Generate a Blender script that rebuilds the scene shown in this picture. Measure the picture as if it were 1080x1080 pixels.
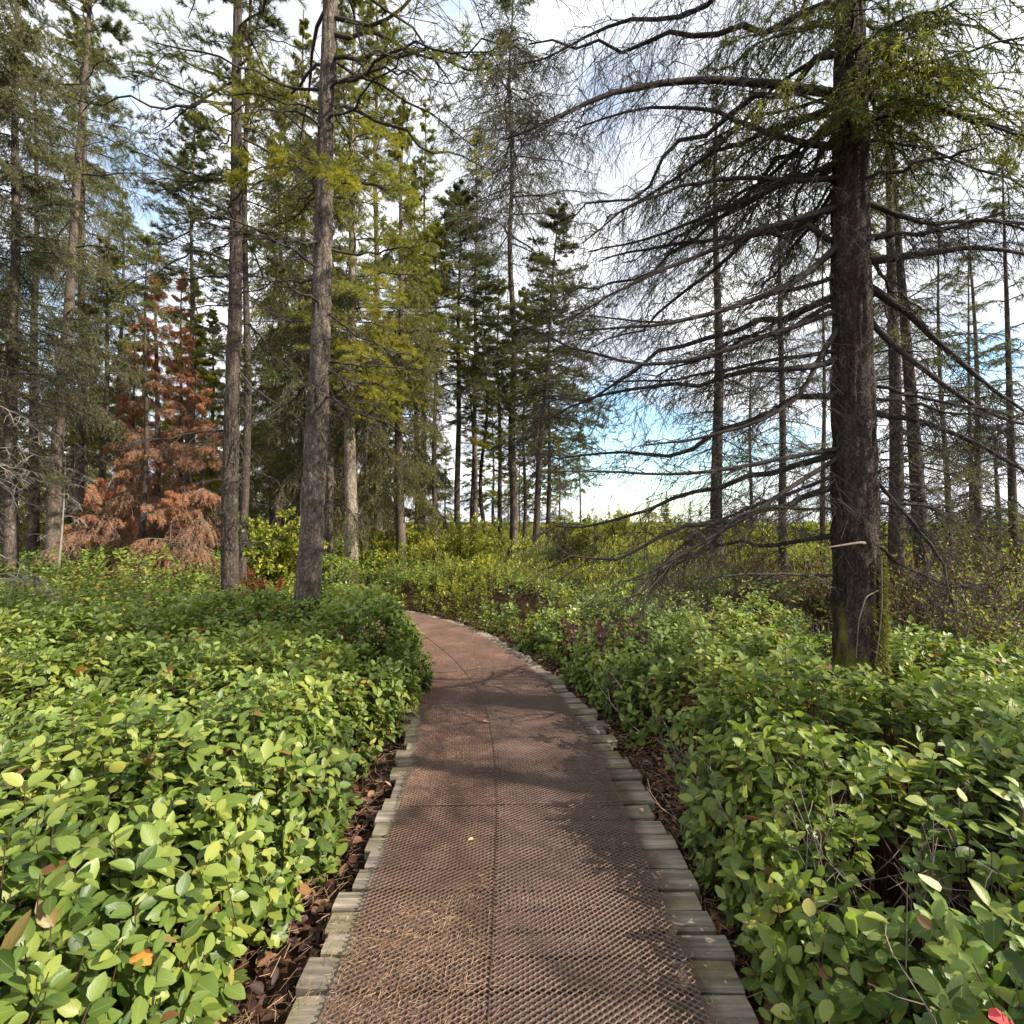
import bpy, math, numpy as np
from mathutils import Vector

for o in list(bpy.data.objects): bpy.data.objects.remove(o)
SC = bpy.context.scene
COL = SC.collection
R_ = math.radians
PI = math.pi

# ------------------------------------------------------------------ camera, sky, sun, exposure
cam = bpy.data.cameras.new('camera'); cam.lens = 18; cam.sensor_width = 36
cam.clip_start = 0.05; cam.clip_end = 3000
co = bpy.data.objects.new('camera', cam); COL.objects.link(co)
co.location = (0, 0, 1.6); co.rotation_euler = (R_(91.06), 0, 0)
SC.camera = co
SC.view_settings.view_transform = 'Standard'; SC.view_settings.look = 'None'
SC.view_settings.gamma = 1; SC.view_settings.exposure = 1.25
SC.render.resolution_x = SC.render.resolution_y = 1024

SUN_AZ, SUN_EL = R_(107), R_(33)          # azimuth to the right of the viewing direction
sdir = Vector((math.sin(SUN_AZ)*math.cos(SUN_EL), math.cos(SUN_AZ)*math.cos(SUN_EL), math.sin(SUN_EL)))
sl = bpy.data.lights.new('sun', 'SUN'); sl.energy = 4.4; sl.angle = R_(0.5); sl.color = (1.0, 0.92, 0.8)
so = bpy.data.objects.new('sun', sl); COL.objects.link(so)
so.rotation_euler = sdir.to_track_quat('Z', 'Y').to_euler(); so.location = (20, 10, 30)

W = bpy.data.worlds.new('World'); SC.world = W; W.use_nodes = True
wn, wl = W.node_tree.nodes, W.node_tree.links
wn.clear()
def wnode(t, **k):
    n = wn.new(t)
    for a, b in k.items(): setattr(n, a, b)
    return n
out = wnode('ShaderNodeOutputWorld'); bg = wnode('ShaderNodeBackground'); bg.inputs[1].default_value = 0.15
sky = wnode('ShaderNodeTexSky', sky_type='NISHITA', sun_disc=False)
sky.sun_elevation = SUN_EL; sky.sun_rotation = SUN_AZ; sky.air_density = 1.1; sky.dust_density = 0.6; sky.ozone_density = 1.6
tc = wnode('ShaderNodeTexCoord')
sep = wnode('ShaderNodeSeparateXYZ'); wl.new(tc.outputs['Generated'], sep.inputs[0])
zz = wnode('ShaderNodeMath', operation='ADD'); zz.inputs[1].default_value = 0.25; wl.new(sep.outputs[2], zz.inputs[0])
zm = wnode('ShaderNodeMath', operation='MAXIMUM'); zm.inputs[1].default_value = 0.12; wl.new(zz.outputs[0], zm.inputs[0])
cmb = wnode('ShaderNodeCombineXYZ')
for i in (0, 1):
    dv = wnode('ShaderNodeMath', operation='DIVIDE'); wl.new(sep.outputs[i], dv.inputs[0]); wl.new(zm.outputs[0], dv.inputs[1])
    wl.new(dv.outputs[0], cmb.inputs[i])
nz = wnode('ShaderNodeTexNoise'); nz.inputs['Scale'].default_value = 1.7; nz.inputs['Detail'].default_value = 8; nz.inputs['Roughness'].default_value = 0.6
nz.inputs['Distortion'].default_value = 0.4
wl.new(cmb.outputs[0], nz.inputs['Vector'])
prev = nz.outputs[0]
# gaps of blue between the clouds
for (dx, dy, dz, rad, amt) in [(.19, 1, .13, .27, .45), (.42, 1, .12, .25, .33), (.2, 1, .85, .2, .2), (-.07, 1, 1.0, .25, .24), (-.72, 1, .62, .25, .2),
                           (-1.0, 1, .38, .25, .22), (.95, 1, .3, .14, .3), (-.2, 1, .2, .12, .15), (.1, -1, .5, .7, .3), (-1, -.3, .7, .5, .4)]:
    v = Vector((dx, dy, dz)).normalized()
    di = wnode('ShaderNodeVectorMath', operation='DISTANCE'); di.inputs[1].default_value = v
    wl.new(tc.outputs['Generated'], di.inputs[0])
    mr = wnode('ShaderNodeMapRange', interpolation_type='SMOOTHSTEP')
    mr.inputs[1].default_value = 0; mr.inputs[2].default_value = rad; mr.inputs[3].default_value = amt; mr.inputs[4].default_value = 0
    wl.new(di.outputs['Value'], mr.inputs[0])
    sb = wnode('ShaderNodeMath', operation='SUBTRACT'); wl.new(prev, sb.inputs[0]); wl.new(mr.outputs[0], sb.inputs[1]); prev = sb.outputs[0]
cr = wnode('ShaderNodeValToRGB'); wl.new(prev, cr.inputs[0])
cr.color_ramp.elements[0].position = 0.10; cr.color_ramp.elements[0].color = (0, 0, 0, 1)
cr.color_ramp.elements[1].position = 0.38; cr.color_ramp.elements[1].color = (1, 1, 1, 1)
nz2 = wnode('ShaderNodeTexNoise'); nz2.inputs['Scale'].default_value = 2.3; nz2.inputs['Detail'].default_value = 6
wl.new(cmb.outputs[0], nz2.inputs['Vector'])
cc = wnode('ShaderNodeValToRGB'); wl.new(nz2.outputs[0], cc.inputs[0])
cc.color_ramp.elements[0].position = 0.4; cc.color_ramp.elements[0].color = (2.7, 2.85, 3.2, 1)
cc.color_ramp.elements[1].position = 0.66; cc.color_ramp.elements[1].color = (5.6, 5.6, 5.6, 1)
skb = wnode('ShaderNodeMix', data_type='RGBA', blend_type='MULTIPLY'); skb.inputs[0].default_value = 1
wl.new(sky.outputs[0], skb.inputs[6]); skb.inputs[7].default_value = (0.9, 1.03, 1.03, 1)
mx = wnode('ShaderNodeMix', data_type='RGBA')
wl.new(cr.outputs[0], mx.inputs[0]); wl.new(skb.outputs[2], mx.inputs[6]); wl.new(cc.outputs[0], mx.inputs[7])
wl.new(mx.outputs[2], bg.inputs[0]); wl.new(bg.outputs[0], out.inputs[0])

# ------------------------------------------------------------------ helpers
RNG = np.random.default_rng(11)
UP = np.array([0., 0., 1.])

def norm(v):
    return v / np.maximum(np.linalg.norm(v, axis=-1, keepdims=True), 1e-9)

def _h(ix, iy, seed):
    a = np.sin(ix*127.1 + iy*311.7 + seed*74.7)*43758.5453
    return a - np.floor(a)
def vnoise(x, y, seed=0):
    x = np.asarray(x, float); y = np.asarray(y, float)
    ix, iy = np.floor(x), np.floor(y); fx, fy = x-ix, y-iy
    fx = fx*fx*(3-2*fx); fy = fy*fy*(3-2*fy)
    a = _h(ix, iy, seed); b = _h(ix+1, iy, seed); c = _h(ix, iy+1, seed); d = _h(ix+1, iy+1, seed)
    return (a*(1-fx)+b*fx)*(1-fy) + (c*(1-fx)+d*fx)*fy
def sstep(a, b, x):
    t = np.clip((x-a)/(b-a), 0, 1); return t*t*(3-2*t)

class MB:
    """collects vertices and faces of ONE mesh object"""
    def __init__(s): s.v = []; s.f = []; s.n = 0; s.uv = []
    def add(s, V, F, mat=0, smooth=False, uv=None):
        V = np.asarray(V, np.float32).reshape(-1, 3); F = np.asarray(F, np.int64)
        if len(V) == 0 or len(F) == 0: return s
        s.v.append(V); s.f.append((F + s.n, mat, smooth, uv)); s.n += len(V)
        return s
    def mesh(s, name, mats):
        me = bpy.data.meshes.new(name)
        V = np.concatenate(s.v) if s.v else np.zeros((0, 3), np.float32)
        me.vertices.add(len(V)); me.vertices.foreach_set('co', V.ravel())
        loops = np.concatenate([f[0].ravel() for f in s.f]).astype(np.int32)
        tot = np.concatenate([np.full(len(f[0]), f[0].shape[1]) for f in s.f])
        st = np.concatenate([[0], np.cumsum(tot)[:-1]]).astype(np.int32)
        me.loops.add(len(loops)); me.loops.foreach_set('vertex_index', loops)
        me.polygons.add(len(tot)); me.polygons.foreach_set('loop_start', st)
        me.polygons.foreach_set('material_index', np.concatenate([np.full(len(f[0]), f[1]) for f in s.f]).astype(np.int32))
        me.polygons.foreach_set('use_smooth', np.concatenate([np.full(len(f[0]), f[2]) for f in s.f]).astype(bool))
        for m in mats: me.materials.append(m)
        if any(f[3] is not None for f in s.f):
            ul = me.uv_layers.new(name='UVMap')
            U = np.concatenate([(np.asarray(f[3], np.float32).reshape(-1, 2) if f[3] is not None else np.full((f[0].size, 2), 0.5, np.float32)) for f in s.f])
            ul.data.foreach_set('uv', U.ravel())
        me.update(calc_edges=True)
        return me
    def build(s, name, mats, parent=None, loc=None):
        o = bpy.data.objects.new(name, s.mesh(name, mats)); COL.objects.link(o)
        if parent is not None: o.parent = parent
        if loc is not None: o.location = loc
        return o

def tag(o, label=None, cat=None, group=None, kind=None):
    if label: o['label'] = label
    if cat: o['category'] = cat
    if group: o['group'] = group
    if kind: o['kind'] = kind
    return o
def thing(name, label, cat, loc=(0, 0, 0), rz=0, group=None):
    o = bpy.data.objects.new(name, None); COL.objects.link(o); o.empty_display_size = 0.2
    o.location = loc; o.rotation_euler = (0, 0, rz)
    return tag(o, label, cat, group)
def dup(root, loc, rz, sc, label, group):
    r = root.copy(); COL.objects.link(r); r.location = loc; r.rotation_euler = (0, 0, rz); r.scale = sc
    tag(r, label, None, group)
    for ch in list(root.children):
        c = ch.copy(); COL.objects.link(c); c.parent = r
    return r

def prisms(P0, P1, r0, r1, sides):
    """n tapered segments -> verts, quads"""
    n = len(P0); T = norm(P1-P0)
    ref = np.where(np.abs(T[:, 2:3]) > 0.9, np.array([[1., 0, 0]]), UP[None])
    A = norm(np.cross(T, ref)); B = np.cross(T, A)
    th = np.arange(sides)*2*PI/sides
    ring = A[:, None]*np.cos(th)[None, :, None] + B[:, None]*np.sin(th)[None, :, None]
    V = np.concatenate([P0[:, None]+ring*np.reshape(r0, (-1, 1, 1)), P1[:, None]+ring*np.reshape(r1, (-1, 1, 1))], 1)
    i = np.arange(sides); j = (i+1) % sides
    q = np.stack([i, j, j+sides, i+sides], 1)
    F = (np.arange(n)*2*sides)[:, None, None] + q[None]
    return V.reshape(-1, 3), F.reshape(-1, 4)
def lines(P, r0, r1, sides):
    """polylines (n,K,3), radius tapering r0->r1"""
    n, K, _ = P.shape
    t = np.linspace(0, 1, K)
    r = np.reshape(r0, (-1, 1))*(1-t) + np.reshape(r1, (-1, 1))*t
    r = np.broadcast_to(r, (n, K))
    return prisms(P[:, :-1].reshape(-1, 3), P[:, 1:].reshape(-1, 3), r[:, :-1].ravel(), r[:, 1:].ravel(), sides)
def tube(C, r, sides, disp=None):
    """continuous tube through C (K,3), disp(theta index, ring index) -> radial offset"""
    K = len(C); T = norm(np.gradient(C, axis=0))
    ref = np.array([0., 1, 0]) if abs(T[0][2]) > 0.6 else UP
    A = norm(np.cross(T, ref)); B = np.cross(T, A)
    th = np.arange(sides)*2*PI/sides
    rr = np.reshape(r, (K, 1))*np.ones((1, sides))
    if disp is not None: rr = rr + disp
    V = C[:, None] + (A[:, None]*np.cos(th)[None, :, None] + B[:, None]*np.sin(th)[None, :, None])*rr[..., None]
    i = np.arange(sides); j = (i+1) % sides
    F = (np.arange(K-1)*sides)[:, None, None] + np.stack([i, j, j+sides, i+sides], 1)[None]
    return V.reshape(-1, 3), F.reshape(-1, 4)
def sample(P, t):
    """points and tangents on polylines (n,K,3) at t (n,m)"""
    n, K, _ = P.shape
    x = np.clip(t, 0, .999)*(K-1); i = x.astype(int); f = (x-i)[..., None]
    a = P[np.arange(n)[:, None], i]; b = P[np.arange(n)[:, None], i+1]
    return a+(b-a)*f, norm(b-a)
def grow(P, m, t0, t1, ang, ratio, droop, K, rng, taper=.6, up=0.0, jit=.25, lenabs=None, curl=.05):
    """m side shoots on every polyline"""
    n = len(P)
    t = t0+(t1-t0)*(np.arange(m)[None]+rng.random((n, m)))/m
    b, T = sample(P, t)
    L = np.linalg.norm(P[:, -1]-P[:, 0], axis=1)[:, None] if lenabs is None else lenabs
    ln = L*ratio*(1-taper*t)*rng.uniform(.55, 1.2, (n, m))
    side = norm(np.cross(T, UP[None, None])+1e-4)
    sg = np.where((np.arange(m)[None]+rng.integers(0, 2, (n, 1))) % 2 == 0, 1., -1.)[..., None]
    a = ang*rng.uniform(.7, 1.3, (n, m))[..., None]
    D = norm(T*np.cos(a)+side*sg*np.sin(a)+UP*up+rng.normal(0, jit, (n, m, 3)))
    s = np.linspace(0, 1, K)[None, None, :, None]
    Q = b[:, :, None]+D[:, :, None]*ln[..., None, None]*s
    Q[..., 2] -= droop*ln[..., None]*s[..., 0]**2
    Q = Q+np.cumsum(rng.normal(0, curl, Q.shape), 2)*ln[..., None, None]*np.minimum(s*3, 1)
    return Q.reshape(-1, K, 3)
def needles(P, m, ln, w, ang, rng, t0=.1, flat=0.):
    """m needles (thin triangles) per polyline"""
    n = len(P)
    t = t0+(1-t0)*rng.random((n, m)); b, T = sample(P, t)
    rd = rng.normal(0, 1, (n, m, 3)); rd[..., 2] *= (1-flat)
    rd = norm(rd-(rd*T).sum(-1, keepdims=True)*T)
    a = ang*rng.uniform(.6, 1.3, (n, m))[..., None]
    D = T*np.cos(a)+rd*np.sin(a)
    S = norm(np.cross(D, rng.normal(0, 1, (n, m, 3))))
    l = (ln*rng.uniform(.7, 1.25, (n, m)))[..., None]
    V = np.stack([b-S*w*.5, b+S*w*.5, b+D*l+S*w*.12, b+D*l-S*w*.12], 2).reshape(-1, 3)
    F = np.arange(n*m*4).reshape(-1, 4)
    return V, F

# ------------------------------------------------------------------ materials
def nmat(name):
    m = bpy.data.materials.new(name); m.use_nodes = True
    nt = m.node_tree; nt.nodes.clear()
    o = nt.nodes.new('ShaderNodeOutputMaterial'); b = nt.nodes.new('ShaderNodeBsdfPrincipled')
    nt.links.new(b.outputs[0], o.inputs[0])
    return m, nt, b, o
def ramp(nt, src, stops):
    r = nt.nodes.new('ShaderNodeValToRGB'); e = r.color_ramp.elements
    while len(e) < len(stops): e.new(0.5)
    for k, (p, c) in enumerate(stops): e[k].position = p; e[k].color = (*c, 1)
    if src is not None: nt.links.new(src, r.inputs[0])
    return r
def noise(nt, scale, detail=4, vec=None, stretch=None, rough=.55):
    n = nt.nodes.new('ShaderNodeTexNoise'); n.inputs['Scale'].default_value = scale; n.inputs['Detail'].default_value = detail
    n.inputs['Roughness'].default_value = rough
    if vec is None:
        t = nt.nodes.new('ShaderNodeTexCoord'); vec = t.outputs['Object']
    if stretch:
        mp = nt.nodes.new('ShaderNodeMapping'); mp.inputs['Scale'].default_value = stretch
        nt.links.new(vec, mp.inputs[0]); vec = mp.outputs[0]
    nt.links.new(vec, n.inputs['Vector'])
    return n
def mixc(nt, fac, a, b, mode='MIX'):
    m = nt.nodes.new('ShaderNodeMix'); m.data_type = 'RGBA'; m.blend_type = mode
    for s, v in ((0, fac), (6, a), (7, b)):
        if hasattr(v, 'is_output'): nt.links.new(v, m.inputs[s])
        else: m.inputs[s].default_value = v if s == 0 else (*v, 1)
    return m.outputs[2]
def leaf_mat(name, stops, rough=.4, trans=.35, tcol=(1.1, 1.25, .5), spec=.4, patch=None, vein=False):
    m, nt, b, o = nmat(name)
    g = nt.nodes.new('ShaderNodeNewGeometry')
    c = ramp(nt, g.outputs['Random Per Island'], stops).outputs[0]
    if patch:
        n = noise(nt, patch, 3)
        h = ramp(nt, n.outputs[0], [(.36, (.78, .86, .8)), (.62, (1.25, 1.12, .95))])
        c = mixc(nt, 1.0, c, h.outputs[0], 'MULTIPLY')
    if vein:
        uv = nt.nodes.new('ShaderNodeUVMap'); sx = nt.nodes.new('ShaderNodeSeparateXYZ'); nt.links.new(uv.outputs[0], sx.inputs[0])
        d = nt.nodes.new('ShaderNodeMath'); d.operation = 'SUBTRACT'; d.inputs[1].default_value = .5; nt.links.new(sx.outputs[1], d.inputs[0])
        ab = nt.nodes.new('ShaderNodeMath'); ab.operation = 'ABSOLUTE'; nt.links.new(d.outputs[0], ab.inputs[0])
        rib = ramp(nt, ab.outputs[0], [(.0, (1, 1, 1)), (.035, (0, 0, 0))])
        c = mixc(nt, rib.outputs[0], c, mixc(nt, .5, c, (.28, .36, .1)))
        wv = nt.nodes.new('ShaderNodeTexWave'); wv.inputs['Scale'].default_value = 1.6; wv.inputs['Distortion'].default_value = 1.5
        cb = nt.nodes.new('ShaderNodeCombineXYZ')
        ad = nt.nodes.new('ShaderNodeMath'); ad.operation = 'SUBTRACT'; nt.links.new(sx.outputs[0], ad.inputs[0]); nt.links.new(ab.outputs[0], ad.inputs[1])
        nt.links.new(ad.outputs[0], cb.inputs[0]); nt.links.new(cb.outputs[0], wv.inputs['Vector'])
        bp = nt.nodes.new('ShaderNodeBump'); bp.inputs['Strength'].default_value = .07; bp.inputs['Distance'].default_value = .003
        nt.links.new(wv.outputs[0], bp.inputs['Height']); nt.links.new(bp.outputs[0], b.inputs['Normal'])
    nt.links.new(c, b.inputs['Base Color'])
    b.inputs['Roughness'].default_value = rough; b.inputs['Specular IOR Level'].default_value = spec
    tr = nt.nodes.new('ShaderNodeBsdfTranslucent')
    nt.links.new(mixc(nt, 1.0, c, tcol, 'MULTIPLY'), tr.inputs[0])
    ms = nt.nodes.new('ShaderNodeMixShader'); ms.inputs[0].default_value = trans
    nt.links.new(b.outputs[0], ms.inputs[1]); nt.links.new(tr.outputs[0], ms.inputs[2]); nt.links.new(ms.outputs[0], o.inputs[0])
    return m
def bark_mat(name, c0, c1, c2, scale=14, moss=None, bump=.6, lichen=None):
    m, nt, b, o = nmat(name)
    n = noise(nt, scale*1.6, 9, stretch=(1, 1, .3), rough=.78)
    c = ramp(nt, n.outputs[0], [(.3, c0), (.5, c1), (.72, c2)]).outputs[0]
    tv = nt.nodes.new('ShaderNodeTexCoord'); nd = noise(nt, 9, 4, vec=tv.outputs['Object']); va = nt.nodes.new('ShaderNodeVectorMath'); va.operation = 'MULTIPLY_ADD'
    nt.links.new(nd.outputs['Color'], va.inputs[0]); va.inputs[1].default_value = (.1, .1, .1); nt.links.new(tv.outputs['Object'], va.inputs[2])
    mp = nt.nodes.new('ShaderNodeMapping'); mp.inputs['Scale'].default_value = (1, 1, .42); nt.links.new(va.outputs[0], mp.inputs[0])
    vo = nt.nodes.new('ShaderNodeTexVoronoi'); vo.feature = 'DISTANCE_TO_EDGE'; vo.inputs['Scale'].default_value = scale*2.5; nt.links.new(mp.outputs[0], vo.inputs['Vector'])
    crk = ramp(nt, vo.outputs['Distance'], [(0, (0, 0, 0)), (.16, (1, 1, 1))]).outputs[0]
    vc = nt.nodes.new('ShaderNodeTexVoronoi'); vc.inputs['Scale'].default_value = scale*2.5; nt.links.new(mp.outputs[0], vc.inputs['Vector'])
    c = mixc(nt, 1.0, c, ramp(nt, vc.outputs['Color'], [(0, (.72, .72, .72)), (1, (1.25, 1.22, 1.18))]).outputs[0], 'MULTIPLY')
    c = mixc(nt, 1.0, c, mixc(nt, crk, (.62, .6, .58), (1.05, 1.05, 1.05)), 'MULTIPLY')
    hh_ = nt.nodes.new('ShaderNodeMath'); hh_.operation = 'MULTIPLY_ADD'; nt.links.new(crk, hh_.inputs[0]); hh_.inputs[1].default_value = .5; nt.links.new(n.outputs[0], hh_.inputs[2])
    n2 = noise(nt, 2.2, 4)
    c = mixc(nt, 1.0, c, ramp(nt, n2.outputs[0], [(.3, (.7, .68, .66)), (.7, (1.25, 1.22, 1.2))]).outputs[0], 'MULTIPLY')
    if lichen:
        n4 = noise(nt, 38, 8, rough=.8); c = mixc(nt, ramp(nt, n4.outputs[0], [(.58, (0, 0, 0)), (.8, (.55, .55, .55))]).outputs[0], c, lichen)
    if moss:
        col, lo, hi = moss
        tcn = nt.nodes.new('ShaderNodeTexCoord'); sp = nt.nodes.new('ShaderNodeSeparateXYZ'); nt.links.new(tcn.outputs['Object'], sp.inputs[0])
        mr = nt.nodes.new('ShaderNodeMapRange'); mr.inputs[1].default_value = hi; mr.inputs[2].default_value = lo; nt.links.new(sp.outputs[2], mr.inputs[0])
        n3 = noise(nt, 7, 6, stretch=(1, 1, .45))
        mu = nt.nodes.new('ShaderNodeMath'); mu.operation = 'MULTIPLY'; nt.links.new(mr.outputs[0], mu.inputs[0]); nt.links.new(n3.outputs[0], mu.inputs[1])
        c = mixc(nt, ramp(nt, mu.outputs[0], [(.34, (0, 0, 0)), (.44, (1, 1, 1))]).outputs[0], c, col)
    nt.links.new(c, b.inputs['Base Color']); b.inputs['Roughness'].default_value = .95; b.inputs['Specular IOR Level'].default_value = .15
    bp = nt.nodes.new('ShaderNodeBump'); bp.inputs['Strength'].default_value = bump; bp.inputs['Distance'].default_value = .035
    nt.links.new(hh_.outputs[0], bp.inputs['Height']); nt.links.new(bp.outputs[0], b.inputs['Normal'])
    return m
def plain(name, c, rough=.9, var=None, scale=8):
    m, nt, b, o = nmat(name)
    if var is not None:
        n = noise(nt, scale, 4); nt.links.new(ramp(nt, n.outputs[0], [(.3, c), (.7, var)]).outputs[0], b.inputs['Base Color'])
    else: b.inputs['Base Color'].default_value = (*c, 1)
    b.inputs['Roughness'].default_value = rough; b.inputs['Specular IOR Level'].default_value = .2
    return m

M_SALAL = leaf_mat('salal_leaf', [(0, (.05, .09, .02)), (.35, (.1, .16, .033)), (.7, (.165, .225, .047)), (.95, (.24, .285, .065)), (.984, (.3, .32, .09)), (.992, (.22, .12, .05)), (1, (.15, .06, .035))],
                   rough=.44, trans=.34, spec=.42, patch=1.3, vein=True)
M_SALAL_Y = leaf_mat('young_leaf', [(0, (.11, .175, .036)), (.5, (.18, .25, .055)), (.9, (.27, .33, .085)), (1, (.36, .37, .12))], rough=.44, trans=.4, spec=.42, patch=1.3, vein=True)
M_SALAL_F = leaf_mat('salal_leaf_plain', [(0, (.068, .107, .023)), (.4, (.145, .2, .038)), (.8, (.23, .28, .056)), (.975, (.32, .35, .08)), (.985, (.28, .13, .035)), (1, (.2, .07, .03))],
                   rough=.48, trans=.34, spec=.4, patch=.9)
M_BOG = leaf_mat('bog_leaf', [(0, (.1, .14, .025)), (.4, (.23, .265, .042)), (.8, (.38, .37, .06)), (.96, (.5, .44, .1)), (1, (.36, .23, .08))], rough=.55, trans=.4, spec=.3, patch=.45)
M_STEM = plain('shrub_stem', (.055, .035, .022), var=(.12, .075, .045))
M_LITTER = leaf_mat('dead_leaf', [(0, (.025, .014, .011)), (.4, (.07, .034, .023)), (.75, (.15, .068, .04)), (.92, (.26, .14, .075)), (1, (.4, .27, .15))], rough=.6, trans=.15, tcol=(1, .8, .6), spec=.3)
M_NDL_PINE = leaf_mat('pine_needles', [(0, (.045, .056, .017)), (.5, (.095, .108, .029)), (1, (.19, .182, .055))], rough=.55, trans=.35, spec=.3)
M_NDL_GREY = leaf_mat('grey_green_needles', [(0, (.09, .1, .045)), (.5, (.17, .18, .075)), (1, (.28, .27, .12))], rough=.6, trans=.35, spec=.25)
M_NDL_OLV = leaf_mat('dark_olive_needles', [(0, (.045, .06, .018)), (.5, (.1, .115, .028)), (.85, (.18, .18, .04)), (1, (.27, .23, .05))], rough=.55, trans=.4, spec=.25)  # darker olive needle tone, used on most spruce boughs
M_NDL_YEL = leaf_mat('yellow_green_needles', [(0, (.16, .17, .025)), (.5, (.32, .3, .04)), (.85, (.48, .41, .055)), (1, (.6, .4, .06))], rough=.55, trans=.45, spec=.25)
M_NDL_MIX = leaf_mat('olive_needles', [(0, (.09, .11, .024)), (.5, (.2, .21, .042)), (.85, (.33, .31, .06)), (1, (.46, .38, .07))], rough=.55, trans=.4, spec=.25)
M_NDL_RED = leaf_mat('rusty_needles', [(0, (.33, .13, .06)), (.5, (.53, .24, .115)), (1, (.68, .42, .22))], rough=.7, trans=.3, tcol=(1.1, .9, .7), spec=.15)
M_TWIG = plain('twig_bark', (.03, .025, .022), var=(.07, .058, .05), scale=5)
M_TWIG_MID = plain('brown_twig', (.1, .075, .058), var=(.22, .18, .145), scale=5)
M_TWIG_PALE = plain('pale_twig_bark', (.16, .135, .11), var=(.32, .29, .25), scale=5)
M_BARK_PINE = bark_mat('pine_bark', (.04, .032, .027), (.125, .105, .088), (.24, .205, .175), 11, lichen=(.33, .33, .28))
M_BARK_DARK = bark_mat('dark_pine_bark', (.028, .022, .019), (.082, .066, .055), (.17, .142, .118), 16, lichen=(.27, .27, .23))
M_BARK_SPRUCE = bark_mat('spruce_bark', (.018, .015, .013), (.055, .045, .038), (.125, .105, .09), 17, moss=((.17, .15, .03), .2, 2.4), lichen=(.2, .19, .13))
M_BARK_MOSSY = bark_mat('mossy_pale_bark', (.08, .07, .05), (.24, .21, .16), (.4, .36, .29), 9, lichen=(.25, .25, .12))
M_BARK_BG = bark_mat('background_bark', (.05, .04, .033), (.12, .098, .08), (.21, .175, .145), 8, bump=.3)
M_MOSS = leaf_mat('moss', [(0, (.09, .09, .018)), (.6, (.22, .2, .04)), (1, (.34, .3, .09))], rough=.8, trans=.3, spec=.1)

# ------------------------------------------------------------------ path geometry
_ctrl = np.array([(.045, -3.0), (.045, .0), (.045, 1.2), (.045, 2.2), (.03, 3.0), (-.03, 3.8), (-.15, 4.6), (-.40, 5.5), (-.80, 6.5), (-1.38, 7.6), (-2.3, 8.6), (-3.7, 9.3), (-5.4, 9.7), (-7.4, 9.9), (-9.5, 10)])
def _spline(P, n=40):
    Q = []
    for i in range(1, len(P)-2):
        p0, p1, p2, p3 = P[i-1], P[i], P[i+1], P[i+2]
        for t in np.linspace(0, 1, n, endpoint=False):
            Q.append(.5*((2*p1)+(-p0+p2)*t+(2*p0-5*p1+4*p2-p3)*t*t+(-p0+3*p1-3*p2+p3)*t**3))
    return np.array(Q)
PATH = _spline(_ctrl)
PS = np.concatenate([[0], np.cumsum(np.linalg.norm(np.diff(PATH, axis=0), axis=1))])
def path_at(s):
    x = np.interp(s, PS, PATH[:, 0]); y = np.interp(s, PS, PATH[:, 1])
    e = .06
    tx = np.interp(s+e, PS, PATH[:, 0])-np.interp(s-e, PS, PATH[:, 0]); ty = np.interp(s+e, PS, PATH[:, 1])-np.interp(s-e, PS, PATH[:, 1])
    l = np.hypot(tx, ty)+1e-9
    return x, y, tx/l, ty/l
def path_dist(x, y):
    """distance to the centreline and side (-1 left, +1 right)"""
    best = np.full(len(x), 1e9); side = np.zeros(len(x)); Q = PATH[::6]
    T = np.gradient(Q, axis=0)
    for i in range(len(Q)):
        dx, dy = x-Q[i, 0], y-Q[i, 1]; d = np.hypot(dx, dy); m = d < best
        best[m] = d[m]; side[m] = np.sign(dx[m]*T[i, 1]-dy[m]*T[i, 0])
    return best, side
HALF = .77
GZ = -.09      # ground level below the boardwalk top

def at(px, d, z=GZ):
    return ((px-540)/540*d, d, z)

# ------------------------------------------------------------------ ground
m, nt, b, o = nmat('forest_soil')
n1 = noise(nt, 1.5, 6); n2 = noise(nt, 30, 5)
c = ramp(nt, n1.outputs[0], [(.3, (.022, .013, .008)), (.55, (.045, .026, .016)), (.75, (.06, .045, .022))]).outputs[0]
c = mixc(nt, 1, c, ramp(nt, n2.outputs[0], [(.3, (.6, .55, .5)), (.7, (1.5, 1.35, 1.2))]).outputs[0], 'MULTIPLY')
nt.links.new(c, b.inputs['Base Color']); b.inputs['Roughness'].default_value = 1; b.inputs['Specular IOR Level'].default_value = .1
bp = nt.nodes.new('ShaderNodeBump'); bp.inputs['Distance'].default_value = .03; nt.links.new(n2.outputs[0], bp.inputs['Height']); nt.links.new(bp.outputs[0], b.inputs['Normal'])
M_SOIL = m
xs = np.concatenate([[-900, -300, -120, -60], np.linspace(-40, 40, 161), [60, 120, 300, 900]])
ys = np.concatenate([[-200, -40, -15], np.linspace(-8, 60, 137), [90, 150, 300, 600, 1200]])
X, Y = np.meshgrid(xs, ys)
Z = GZ + .05*(vnoise(X*1.3, Y*1.3, 3)-.5) + .06*(vnoise(X*.4, Y*.4, 4)-.5)
pd, _ = path_dist(X.ravel(), Y.ravel()); pd = pd.reshape(X.shape)
Z = np.where(pd < 1.4, GZ-.01, Z)
nx, ny = len(xs), len(ys)
i, j = np.meshgrid(np.arange(nx-1), np.arange(ny-1)); k = (j*nx+i).ravel()
MB().add(np.stack([X, Y, Z], -1), np.stack([k, k+1, k+1+nx, k+nx], 1), 0, True).build('ground', [M_SOIL])['kind'] = 'structure'

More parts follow.
